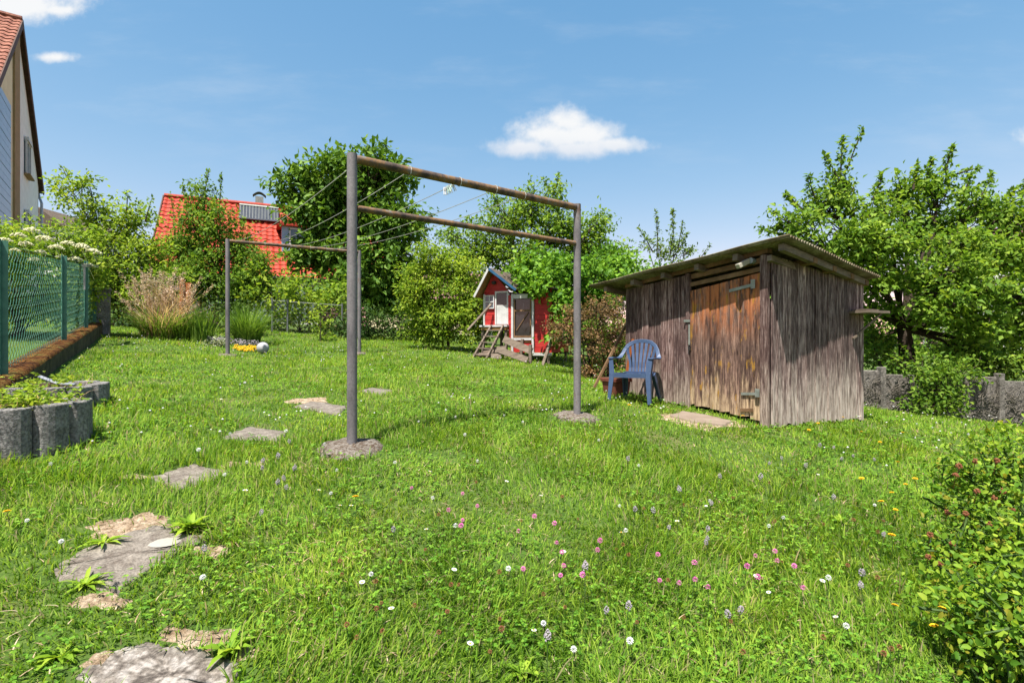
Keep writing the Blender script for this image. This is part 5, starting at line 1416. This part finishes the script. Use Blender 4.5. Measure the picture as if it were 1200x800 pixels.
def build_lawn():
    rng = np.random.default_rng(3); VV = []; FF = []; base = 0
    for (r0, r1, dens, w, lv) in ((.9, 3.0, 8200, .0050, 4), (3.0, 4.6, 4600, .0060, 3), (4.6, 7.0, 2300, .0078, 3), (7.0, 11.0, 1050, .0105, 3), (11.0, 18.5, 420, .016, 3)):
        x, y = lawn_points(dens, r0, r1, rng); n = len(x); z = gzn(x, y) - .004
        tall = vnoise(x, y, 1.1, 1) * .6 + vnoise(x, y, 3.7, 2) * .4
        L = (.020 + .105 * tall ** 1.5) * rng.uniform(.55, 1.35, n); L = np.where(rng.random(n) < .035, L * 1.7, L)
        an = 2 * math.pi * (vnoise(x, y, 2.1, 4) * 1.4) + rng.normal(size=n) * 1.3
        bend = np.clip(rng.normal(.62, .28, n), .05, 1.25)
        V, Fs = blade_arrays(np.c_[x, y, z], np.c_[np.cos(an), np.sin(an)], L, w * rng.uniform(.7, 1.35, n), bend, lv)
        VV.append(V); FF += [f + base for f in Fs]; base += len(V)
    o = mesh_np('grass', np.concatenate(VV), FF, M['grass']); setp(o, 'uneven unmown lawn grass', 'grass', None, 'stuff')
    # dead stalks lying in the turf
    x, y = lawn_points(260, .9, 4.2, rng); x2, y2 = lawn_points(50, 4.2, 9, rng); x, y = np.r_[x, x2], np.r_[y, y2]; k = rng.random(len(x)) < np.clip((vnoise(x, y, 1.7, 61) * .6 + vnoise(x, y, 5.5, 62) * .4 - .38) * 3.5, .05, 1); x, y = x[k], y[k]; n = len(x); an = rng.random(n) * 6.283; far_ = np.hypot(x, y) > 4.2
    V, Fs = blade_arrays(np.c_[x, y, gzn(x, y) + rng.uniform(.004, .03, n)], np.c_[np.cos(an), np.sin(an)], rng.uniform(.025, .075, n), np.where(far_, .007, .004) * rng.uniform(.7, 1.3, n), rng.uniform(.85, 1.15, n), 4, .35)
    o = mesh_np('dead_grass', V, Fs, M['leaf_straw']); setp(o, 'dead straw lying in the lawn', 'dead grass', None, 'stuff')
    # clover and small broad leaves between the blades
    VV = []; FF = []; base = 0
    for (r0, r1, dens, s) in ((.9, 3.2, 900, .013), (3.2, 5.5, 420, .016), (5.5, 9.0, 130, .024)):
        x, y = lawn_points(dens, r0, r1, rng); pat = vnoise(x, y, 1.6, 21) * .6 + vnoise(x, y, 5, 22) * .4; k = pat > .47; x, y = x[k], y[k]; n = len(x)
        z = gzn(x, y) + rng.uniform(.02, .075, n); rot = rng.random(n) * 6.283; tilt = rng.normal(size=(n, 3)) * .3 + np.array([0, 0, 1])
        for q in range(3):
            a = rot + q * 2.094; ax = np.c_[np.cos(a), np.sin(a), rng.normal(size=n) * .2]
            V, Fs = leaf_arrays(np.c_[x, y, z], ax, tilt, s * rng.uniform(.7, 1.3, n), s * .95 * rng.uniform(.8, 1.2, n), fold=.1, droop=.05)
            VV.append(V); FF += [f + base for f in Fs]; base += len(V)
    o = mesh_np('clover', np.concatenate(VV), FF, M['clover']); setp(o, 'clover leaves mixed into the lawn', 'clover', None, 'stuff')


build_lawn()


def rosette(px, py, r, n, label, name='weed_rosette', mat='weed', seed=1, lift=.5, group='leafy weeds in the lawn', width=.30):
    rng = np.random.default_rng(seed); p = ground_at(px, py); a = np.arange(n) * 2.4 + rng.random(n) * .4; el = rng.uniform(.15, lift, n)
    ax = np.c_[np.cos(a), np.sin(a), el]; nr = np.c_[-np.cos(a) * el, -np.sin(a) * el, np.ones(n)]
    V, Fs = leaf_arrays(np.tile(np.array(p) + np.array([0, 0, .015]), (n, 1)), ax, nr, r * rng.uniform(.45, 1.2, n), r * width * rng.uniform(.8, 1.2, n), fold=.22, droop=.3, six=True)
    o = mesh_np(name, V, Fs, M[mat], origin=p); setp(o, label, 'weed', group); return o


for i, (px, py, r, n, lab, w, lf) in enumerate([(224, 624, .10, 46, 'bright leafy weed growing at the rim of the lichen-spotted stone', .34, 1.5), (268, 770, .09, 22, 'dark leafy weed beside the nearest stepping stone', .34, 1.0), (122, 640, .12, 16, 'long-bladed plantain at the far rim of the lichen-spotted stone', .16, .7),
                                         (70, 775, .09, 20, 'long-leaved weed in the bottom left corner', .26, .9), (125, 540, .08, 16, 'small plantain rosette below the concrete planters', .3, .7), (380, 760, .07, 16, 'broad-leaved weed right of the nearest stepping stone', .34, .8), (985, 616, .09, 18, 'plantain rosette in the right half of the lawn', .22, 1.4), (612, 795, .07, 15, 'broad-leaved weed at the bottom edge of the picture', .34, .8), (100, 690, .09, 24, 'leafy tuft at the near left corner of the lichen-spotted stone', .20, .9)]):
    rosette(px, py, r, n, lab, seed=40 + i, width=w, lift=lf)


def clump(name, label, px, Y, n, Lr, W, bend, mat, seed, spread, cat='ornamental grass', group=None, levels=6, extra=None, upright=1.0):
    rng = np.random.default_rng(seed); B = foot(px, Y); root = empty(name, B, label, cat, group)
    def blades(nm, n, Lr, W, bend, mat, spread, up=1.0):
        th = rng.random(n) * 6.283; rr = spread * np.sqrt(rng.random(n)); x = B.x + rr * np.cos(th); y = B.y + rr * np.sin(th); an = th + rng.normal(size=n) * .7
        V, Fs = blade_arrays(np.c_[x, y, gzn(x, y) - .01], np.c_[np.cos(an), np.sin(an)], rng.uniform(*Lr, n), W * rng.uniform(.6, 1.3, n), np.clip(rng.normal(bend, .22, n), .03, 1.3), levels, up); mesh_np(nm, V, Fs, M[mat], root)
    blades('blades', n, Lr, W, bend, mat, spread, upright)
    for e in extra or []: blades(*e)
    return root


og = clump('ornamental_grass', 'large clump of dry straw-coloured ornamental grass in the bed', 190, 11.6, 300, (.5, 1.25), .014, .62, 'leaf_straw', 51, .34, extra=[('green_blades', 520, (.45, 1.05), .013, .85, 'leaf_reed', .42), ('dry_stalks', 110, (.95, 1.55), .014, .26, 'leaf_straw', .30)])


def plumes(root, px, Y):
    rng = np.random.default_rng(58); B = foot(px, Y); P = []; A = []
    for k in range(95):
        th = rng.random() * 6.283; r = .42 * math.sqrt(rng.random()); h = rng.uniform(.75, 1.5) * (1 - .35 * r); L = rng.uniform(.18, .38); m = 46; t = rng.random(m)
        lean = rng.normal(size=2) * .16; x = B.x + r * math.cos(th) * 1.2 + lean[0] * (1 + t * .6); y = B.y + r * math.sin(th) + lean[1] * (1 + t * .6)
        P.append(np.c_[x, y, B.z + h + (t - .5) * L] + rng.normal(size=(m, 3)) * np.array([.016, .016, .01])); A.append(np.c_[rng.normal(size=(m, 2)) * .5 + lean * 2, rng.normal(.2, .6, m)])
    P = np.concatenate(P); A = np.concatenate(A); n = len(P)
    V, Fs = leaf_arrays(P, A, rng.normal(size=(n, 3)), rng.uniform(.03, .075, n), rng.uniform(.012, .022, n)); mesh_np('dry_plumes', V, Fs, M['leaf_plume'], root)


plumes(og, 190, 11.6)
clump('ornamental_grass', 'fresh green reed clump right of the far left frame post', 290, 12.0, 620, (.55, 1.15), .014, .45, 'leaf_reed', 52, .26)
clump('iris_clump', 'upright sword-leaved iris clump between the two ornamental grasses', 238, 11.6, 90, (.5, .95), .032, .16, 'leaf_reed', 53, .22, cat='iris')
clump('lily_clump', 'low green day-lily leaves left of the iris', 216, 11.7, 170, (.35, .8), .022, .6, 'leaf_reed', 54, .26, cat='day lily')
T('bed_perennial', 'silvery leaved low perennial beside the far left frame post', 'perennial', [(258, 398, 7, 10), (250, 402, 8, 7), (263, 405, 7, 7)], 11.3, 'leaf_silver', leaf=(.06, .035), dens=110, per=20, sigma=.05, trunk_r=.012, fork=.2, seed=56, crown='foliage', woody='stems', thin=1.5)
T('bed_perennial', 'dark low perennial filling the bed behind the far frame post', 'perennial', [(240, 400, 12, 10), (225, 402, 12, 8), (275, 392, 12, 12), (208, 404, 10, 6)], 12.3, 'leaf_mid', leaf=(.07, .04), dens=90, per=20, sigma=.06, trunk_r=.012, fork=.2, seed=57, crown='foliage', woody='stems', thin=1.3)


def bed_things():
    rng = random.Random(21)
    p = foot(308, 10.8); mb = MB(); r = .122; mb.dome(p + Vector((0, 0, r * .86)), r, r, r, 20, 12); o = mb.build('garden_ball', M['white_ball'], origin=p, smooth_=True); setp(o, 'white stone ball lying at the edge of the flower bed', 'garden ball')
    # flat yellow and white cushions as countable tufts
    for k in range(7):
        px = 279 + k * 3.1 + rng.uniform(-1, 1); q = foot(px, 10.95 + rng.uniform(-.18, .22)); mb = MB()
        for i in range(60):
            a = rng.uniform(0, 6.28); s = math.sqrt(rng.random()) * .095; mb.dome(q + Vector((math.cos(a) * s, math.sin(a) * s, rng.uniform(.03, .12) * (1 - (s / .1) ** 2 * .6))), .014, .014, .010, 5, 2)
        o = mb.build('stonecrop_tuft', M['petal_yellow'], origin=q); setp(o, 'tuft of yellow stonecrop in the cushion left of the white ball', 'stonecrop', 'yellow stonecrop cushion')
    for k in range(16):
        px = rng.uniform(246, 300); q = foot(px, 11.4 + rng.uniform(-.15, .25)); mb = MB()
        for i in range(22):
            a = rng.uniform(0, 6.28); s = math.sqrt(rng.random()) * .07; mb.dome(q + Vector((math.cos(a) * s, math.sin(a) * s, rng.uniform(.05, .16))), .013, .013, .010, 5, 2)
        o = mb.build('alyssum_tuft', M['petal_lilac'], origin=q); setp(o, 'low tuft of pale blossom along the bed edge behind the far frame', 'blossom', 'pale blossom along the bed edge')
    # orange boards behind the grass clump
    c = foot(213, 13.0); root = empty('orange_screen', c, 'weathered orange wooden post and board behind the dry grass clump', 'screen')
    b = at(213, 345, 13.0); mb = MB(); mb.bar(c, at(214, 327, 13.0), .09, .09); mb.build('post', M['orange'], root)
    mb = MB(); mb.box(at(220, 344, 13.03), (.16, .03, .55)); mb.build('board', M['orange'], root)
    mb = MB(); mb.box(at(208, 337, 13.06), (.35, .04, .10)); mb.build('rail', M['timber'], root)
    # little tiled lean-to
    c = foot(401, 17.0); up = Vector((0, 0, 1)); root = empty('compost_shed', c, 'little brown tiled shed roof behind the front frame post', 'shed')
    P = at(396, 360, 17.0); tiled('roof', P - Vector((.6, 0, 0)), (1, 0, 0), (0.25, -.8, -.62), 1.5, 1.1, .22, .22, M['mauve_tile'], root)
    mb = MB(); mb.box(Vector((P.x + .15, P.y + .05, (c.z + P.z - .25) / 2)), (1.3, .9, P.z - .25 - c.z)); mb.build('wall', M['timber'], root)


bed_things()


def planter_weeds():
    for lab, c, R, z, seed, n in (('pale green weeds spilling over the front planter', PL1, .36, EYE - .465, 61, 75), ('sparse weeds in the rear planter', PL2, .32, EYE - .44, 62, 26)):
        rng = np.random.default_rng(seed); root = empty('planter_weeds', (c.x, c.y, z), lab, 'weeds')
        P = []; A = []
        for k in range(n):
            th = rng.random() * 6.283; r = R * math.sqrt(rng.random()) * 1.0; h = rng.uniform(.05, .17); m = 14; zz = z + h * rng.random(m)[:, None]
            base = np.array([c.x + r * math.cos(th), c.y + r * math.sin(th), 0]); P.append(np.tile(base, (m, 1)) + np.c_[rng.normal(size=(m, 2)) * .028, zz]); A.append(np.c_[rng.normal(size=(m, 2)), rng.uniform(0, .6, m)])
        P = np.concatenate(P); A = np.concatenate(A); n2 = len(P)
        V, Fs = leaf_arrays(P, A, rng.normal(size=(n2, 3)) * .5 + np.array([0, 0, .8]), rng.uniform(.03, .055, n2), rng.uniform(.016, .03, n2)); mesh_np('foliage', V, Fs, M['leaf_light'], root)
        th = rng.random(n) * 6.283; r = R * np.sqrt(rng.random(n)); an = th + rng.normal(size=n); x, y = c.x + r * np.cos(th), c.y + r * np.sin(th)
        V, Fs = blade_arrays(np.c_[x, y, np.full(n, z - .01)], np.c_[np.cos(an), np.sin(an)], rng.uniform(.08, .2, n), np.full(n, .006), np.clip(rng.normal(.8, .3, n), .1, 1.3), 4); mesh_np('dry_stalks', V, Fs, M['leaf_straw'], root)


planter_weeds()


# ------------------------------------------------------------------ rose shrub in the right foreground
def rose_shrub():
    root, n = plant('rose_shrub', 'low leafy shrub with brown seed heads in the right foreground', 'shrub',
                    [(1195, 540, 45, 36, 0), (1150, 562, 34, 26, .1), (1122, 605, 26, 22, .1), (1165, 625, 46, 36, -.1), (1220, 610, 50, 50, 0), (1215, 690, 56, 46, -.2), (1150, 680, 34, 30, -.1), (1195, 745, 44, 30, -.4), (1235, 520, 40, 40, .2), (1125, 550, 18, 14, .1), (1190, 700, 46, 34, -.55), (1235, 640, 50, 60, -.6), (1105, 645, 24, 20, -.1), (1110, 690, 24, 16, -.3), (1150, 720, 30, 20, -.5), (1195, 700, 46, 40, -.75), (1175, 735, 44, 26, -.85), (1215, 760, 50, 36, -.95), (1135, 720, 30, 18, -.7)],
                    2.75, 'leaf_shrub', leaf=(.030, .0175), dens=430, per=28, sigma=.055, trunk_r=.010, fork=.12, seed=71, crown='foliage', woody='stems', six=True, base_pt=(2.8, 2.65, gz(2.8, 2.65)), thin=1.15, inner=.25, wood='stem',
                    shoots=[(1150, 555, 1108, 518, 0, 40), (1185, 520, 1178, 498, 0, 40), (1140, 590, 1092, 570, 0, 40), (1200, 520, 1215, 488, 0, 40), (1120, 620, 1075, 600, 0, 36), (1115, 650, 1070, 640, -.1, 36), (1130, 545, 1100, 545, .1, 30), (1110, 690, 1065, 690, -.3, 30), (1160, 560, 1140, 512, 0, 30), (1130, 700, 1085, 720, -.5, 34), (1140, 730, 1095, 755, -.7, 34), (1150, 600, 1108, 590, .0, 30), (1120, 660, 1078, 665, -.2, 30), (1175, 545, 1160, 505, .1, 30), (1130, 580, 1095, 555, .1, 30), (1150, 750, 1120, 785, -.85, 34)])
    rng = random.Random(8)
    for (px, py) in [(1168, 540), (1120, 557), (1124, 546), (1143, 540), (1165, 583), (1186, 597), (1090, 626), (1116, 637), (1144, 642), (1088, 652), (1102, 660), (1140, 656), (1175, 575), (1132, 601), (1185, 640), (1160, 614), (1145, 575), (1190, 560), (1110, 600), (1160, 660)]:
        c = at(px, py, 2.55 + rng.uniform(-.05, .12)); mb = MB()
        for i in range(14):
            d = Vector((rng.gauss(0, 1), rng.gauss(0, 1), rng.gauss(0, 1))).normalized() * .010; mb.dome(c + d, .006, .006, .006, 5, 3)
        mb.tube([c, c + Vector((.03, .05, -.08))], .0016, 4); mb.build('seed_head', M['seed_head'], root)


rose_shrub()


# ------------------------------------------------------------------ wild flowers of the lawn
def flower_protos():
    """each returns one mesh standing on the origin"""
    rng = random.Random(5); out = {}
    def mk(name, mats, fn):
        mb = MB(); fn(mb); me = bpy.data.meshes.new(name); me.from_pydata(mb.v, [], mb.f); me.polygons.foreach_set('material_index', mb.mi); me.update()
        for m in mats: me.materials.append(m)
        return me
    def daisy(mb, h=.07, r=.011):
        mb.cur = 0; mb.tube([(0, 0, 0), (.004, 0, h * .5), (0, 0, h)], .0011, 4, False); mb.cur = 1
        for k in range(12):
            a = k * 6.283 / 12; d = Vector((math.cos(a), math.sin(a), .22)); s = Vector((-math.sin(a), math.cos(a), 0)) * .0028; c = Vector((0, 0, h))
            mb.add([c + d * .003, c + d * r * .7 + s, c + d * r, c + d * r * .7 - s], [(0, 1, 2, 3)])
        mb.cur = 2; mb.dome((0, 0, h + .001), .004, .004, .003, 7, 3)
    def cloverf(mb, h=.09, r=.011):
        mb.cur = 0; mb.tube([(0, 0, 0), (.006, 0, h * .5), (0, 0, h)], .0014, 4, False); mb.cur = 1
        for k in range(34):
            a = k * 2.4; z = 1 - 2 * (k + .5) / 40; q = math.sqrt(max(0, 1 - z * z)); d = Vector((q * math.cos(a), q * math.sin(a), z)); c = Vector((0, 0, h + r * .6)); s = d.cross(Vector((0, 0, 1))); s = (s.normalized() if s.length > .01 else Vector((1, 0, 0))) * r * .24
            mb.add([c + d * r * .3, c + d * r * .85 + s, c + d * r * 1.15, c + d * r * .85 - s], [(0, 1, 2, 3)])
    def plantain(mb, h=.17):
        mb.cur = 0; mb.tube([(0, 0, 0), (.008, 0, h * .5), (0, 0, h)], .0014, 4, False); mb.cur = 1; rr = random.Random(3)
        for k in range(60):
            t = rr.random(); a = rr.uniform(0, 6.28); r = .0085 * math.sin(math.pi * (.12 + .82 * t)) + .002; c = Vector((math.cos(a) * r, math.sin(a) * r, h - .004 + .034 * t)); mb.dome(c, .003, .003, .0035, 5, 2)
    def hawk(mb, h=.13, r=.017):
        mb.cur = 0; mb.tube([(0, 0, 0), (.008, .004, h * .5), (0, 0, h)], .0014, 4, False); mb.cur = 1
        for ring, (rr_, el) in enumerate(((r, .15), (r * .75, .45), (r * .45, .9))):
            for k in range(13):
                a = k * 6.283 / 13 + ring * .2; d = Vector((math.cos(a), math.sin(a), el)); s = Vector((-math.sin(a), math.cos(a), 0)) * .0034; c = Vector((0, 0, h)); mb.add([c, c + d * rr_ * .8 + s, c + d * rr_, c + d * rr_ * .8 - s], [(0, 1, 2, 3)])
    out['daisy'] = mk('daisy', [M['stem'], M['petal_white'], M['petal_yellow']], daisy)
    out['white_clover'] = mk('white_clover', [M['stem'], M['petal_white']], lambda mb: cloverf(mb, .085, .010))
    out['red_clover'] = mk('red_clover', [M['stem'], M['petal_pink']], lambda mb: cloverf(mb, .12, .0125))
    out['plantain'] = mk('plantain', [M['stem'], M['petal_lilac']], plantain)
    out['hawkbit'] = mk('hawkbit', [M['stem'], M['petal_yellow']], hawk)
    out['brown_head'] = mk('clover_seed_head', [M['stem'], M['seed_head']], lambda mb: cloverf(mb, .09, .010))
    return out


def flowers():
    rng = random.Random(17); pr = flower_protos(); nprng = np.random.default_rng(9)
    info = {'daisy': ('white daisy open in the lawn', 'daisy', 'daisies scattered in the lawn'), 'white_clover': ('white clover head standing in the lawn', 'clover flower', 'white clover heads in the lawn'),
            'red_clover': ('pink clover head in the front lawn', 'clover flower', 'pink clover heads in the front lawn'), 'plantain': ('pale lilac plantain spike standing above the lawn', 'plantain', 'plantain spikes in the lawn'),
            'hawkbit': ('yellow hawkbit flower on a thin stem in the lawn', 'hawkbit', 'yellow hawkbits in the lawn'), 'brown_head': ('withered brown clover head in the lawn', 'clover flower', 'withered clover heads in the lawn')}
    nm = {'brown_head': 'withered_clover', 'plantain': 'plantain_spike', 'daisy': 'daisy', 'white_clover': 'white_clover', 'red_clover': 'red_clover', 'hawkbit': 'hawkbit'}
    def put(kind, p, s=1.0):
        x, y = np.array([p.x]), np.array([p.y])
        if any(inside(q, x, y)[0] for q in PAVERS): return
        if p.x < -4.45 - .672 * (p.y - 4.95) or (p.y > 9.1 and p.x > 5.4): return
        o = bpy.data.objects.new(nm[kind], pr[kind]); COL.objects.link(o); o.location = (p.x, p.y, gz(p.x, p.y)); o.rotation_euler = (rng.uniform(-.25, .25), rng.uniform(-.25, .25), rng.uniform(0, 6.28)); o.scale = (s,) * 3
        lab, cat, grp = info[kind]; setp(o, lab, cat, grp)
    # the flowers one can make out in the near lawn
    for px, py in [(605, 652), (646, 643), (654, 662), (653, 678), (670, 694), (683, 708), (700, 668), (706, 676), (780, 680), (803, 692), (775, 704), (793, 715), (811, 714), (887, 681), (911, 689), (891, 715), (829, 727), (480, 595), (531, 627), (534, 645), (548, 600), (619, 698), (660, 700), (620, 632), (867, 698), (936, 693), (912, 675), (545, 632), (560, 618), (935, 720)]:
        put('red_clover', ground_at(px, py), rng.uniform(.75, 1.1))
    for px, py in [(340, 545), (328, 570), (340, 592), (327, 600), (338, 605), (305, 572), (735, 570), (742, 630), (803, 615), (830, 621), (832, 660), (880, 595), (902, 566), (770, 640), (780, 650), (827, 655), (685, 730), (857, 760), (1008, 720), (859, 774), (833, 672), (920, 560), (940, 575), (975, 616), (1032, 660), (980, 560), (1015, 735), (640, 820), (955, 548), (1030, 560), (850, 590), (300, 575), (346, 583), (245, 690), (700, 760), (730, 770), (462, 662), (300, 640), (972, 545), (1000, 555)]:
        put('plantain', ground_at(px, py), rng.uniform(.75, 1.15))
    for px, py in [(410, 610), (397, 607), (386, 598), (430, 700), (425, 702), (625, 760), (640, 757), (680, 793), (245, 705), (237, 703), (460, 740), (528, 690), (370, 590), (590, 580), (632, 595), (730, 645), (736, 648), (795, 630), (828, 605), (900, 640), (905, 712), (915, 628), (960, 700), (985, 745), (1000, 770), (740, 780), (545, 780), (500, 640), (465, 560), (560, 560), (395, 570)]:
        put(rng.choice(['white_clover', 'daisy']), ground_at(px, py), rng.uniform(.9, 1.25))
    for px, py in [(8, 632), (415, 617), (1043, 660), (1100, 752), (1110, 757), (1130, 785), (1165, 800), (1104, 775), (1128, 783), (1155, 790), (1190, 770), (1160, 720), (1145, 728), (960, 510), (1000, 505), (1010, 520), (945, 520), (1050, 600), (1065, 587), (1073, 587), (1052, 563), (1148, 786), (800, 480), (735, 490), (905, 497), (925, 500), (870, 505), (890, 512), (985, 500), (735, 452), (760, 500), (640, 480), (500, 500), (1012, 583), (1040, 618), (1047, 746), (1047, 618), (1030, 535), (1055, 520)]:
        put('hawkbit', ground_at(px, py), rng.uniform(.8, 1.2))
    for k in range(60): put('brown_head', ground_at(rng.uniform(380, 1060), rng.uniform(560, 800)), rng.uniform(.7, 1.1))
    # the scatter towards the back
    n = 0
    while n < 270:
        Y = rng.uniform(2.2, 12.5) if rng.random() < .45 else rng.uniform(5.5, 12.0); x = rng.uniform(-1.05, .95) * Y
        if vnoise(np.array([x]), np.array([Y]), .6, 30)[0] + rng.uniform(-.35, .35) < .42: continue
        put(rng.choice(['daisy', 'white_clover', 'white_clover']), Vector((x, Y, 0)), rng.uniform(.9, 1.4)); n += 1


def flower_specks():
    rng = np.random.default_rng(31); x, y = lawn_points(26, 4.6, 13.0, rng, soft=False); w = vnoise(x, y, .55, 30) * .6 + vnoise(x, y, 2.2, 33) * .4; k = (rng.random(len(x)) < np.clip((w - .44) * 2.6, .03, .8)) & ((x < 4.3) | (rng.random(len(x)) < .15)); x, y = x[k], y[k]; n = len(x)
    z = gzn(x, y) + rng.uniform(.05, .11, n); V = []; r = rng.uniform(.008, .014, n); c = np.c_[x, y, z]; rows = [c + np.c_[0 * r, 0 * r, r * .7]]
    for q in range(6):
        a = q * math.pi / 3; rows.append(c + np.c_[np.cos(a) * r, np.sin(a) * r, rng.uniform(-.2, .3, n) * r])
    rows.append(c - np.c_[0 * r, 0 * r, r * .7]); V = np.stack(rows, 1).reshape(-1, 3); b = np.arange(n)[:, None] * 8
    Fs = np.concatenate([b + np.array([[0, 1 + q, 1 + (q + 1) % 6]]) for q in range(6)] + [b + np.array([[7, 1 + (q + 1) % 6, 1 + q]]) for q in range(6)])
    o = mesh_np('far_blossoms', V, [Fs], M['petal_white']); setp(o, 'countless tiny white blossoms over the far lawn', 'blossoms', None, 'stuff')


flowers()
flower_specks()
print('leaf counts', TOTAL, 'objects', len(bpy.data.objects))
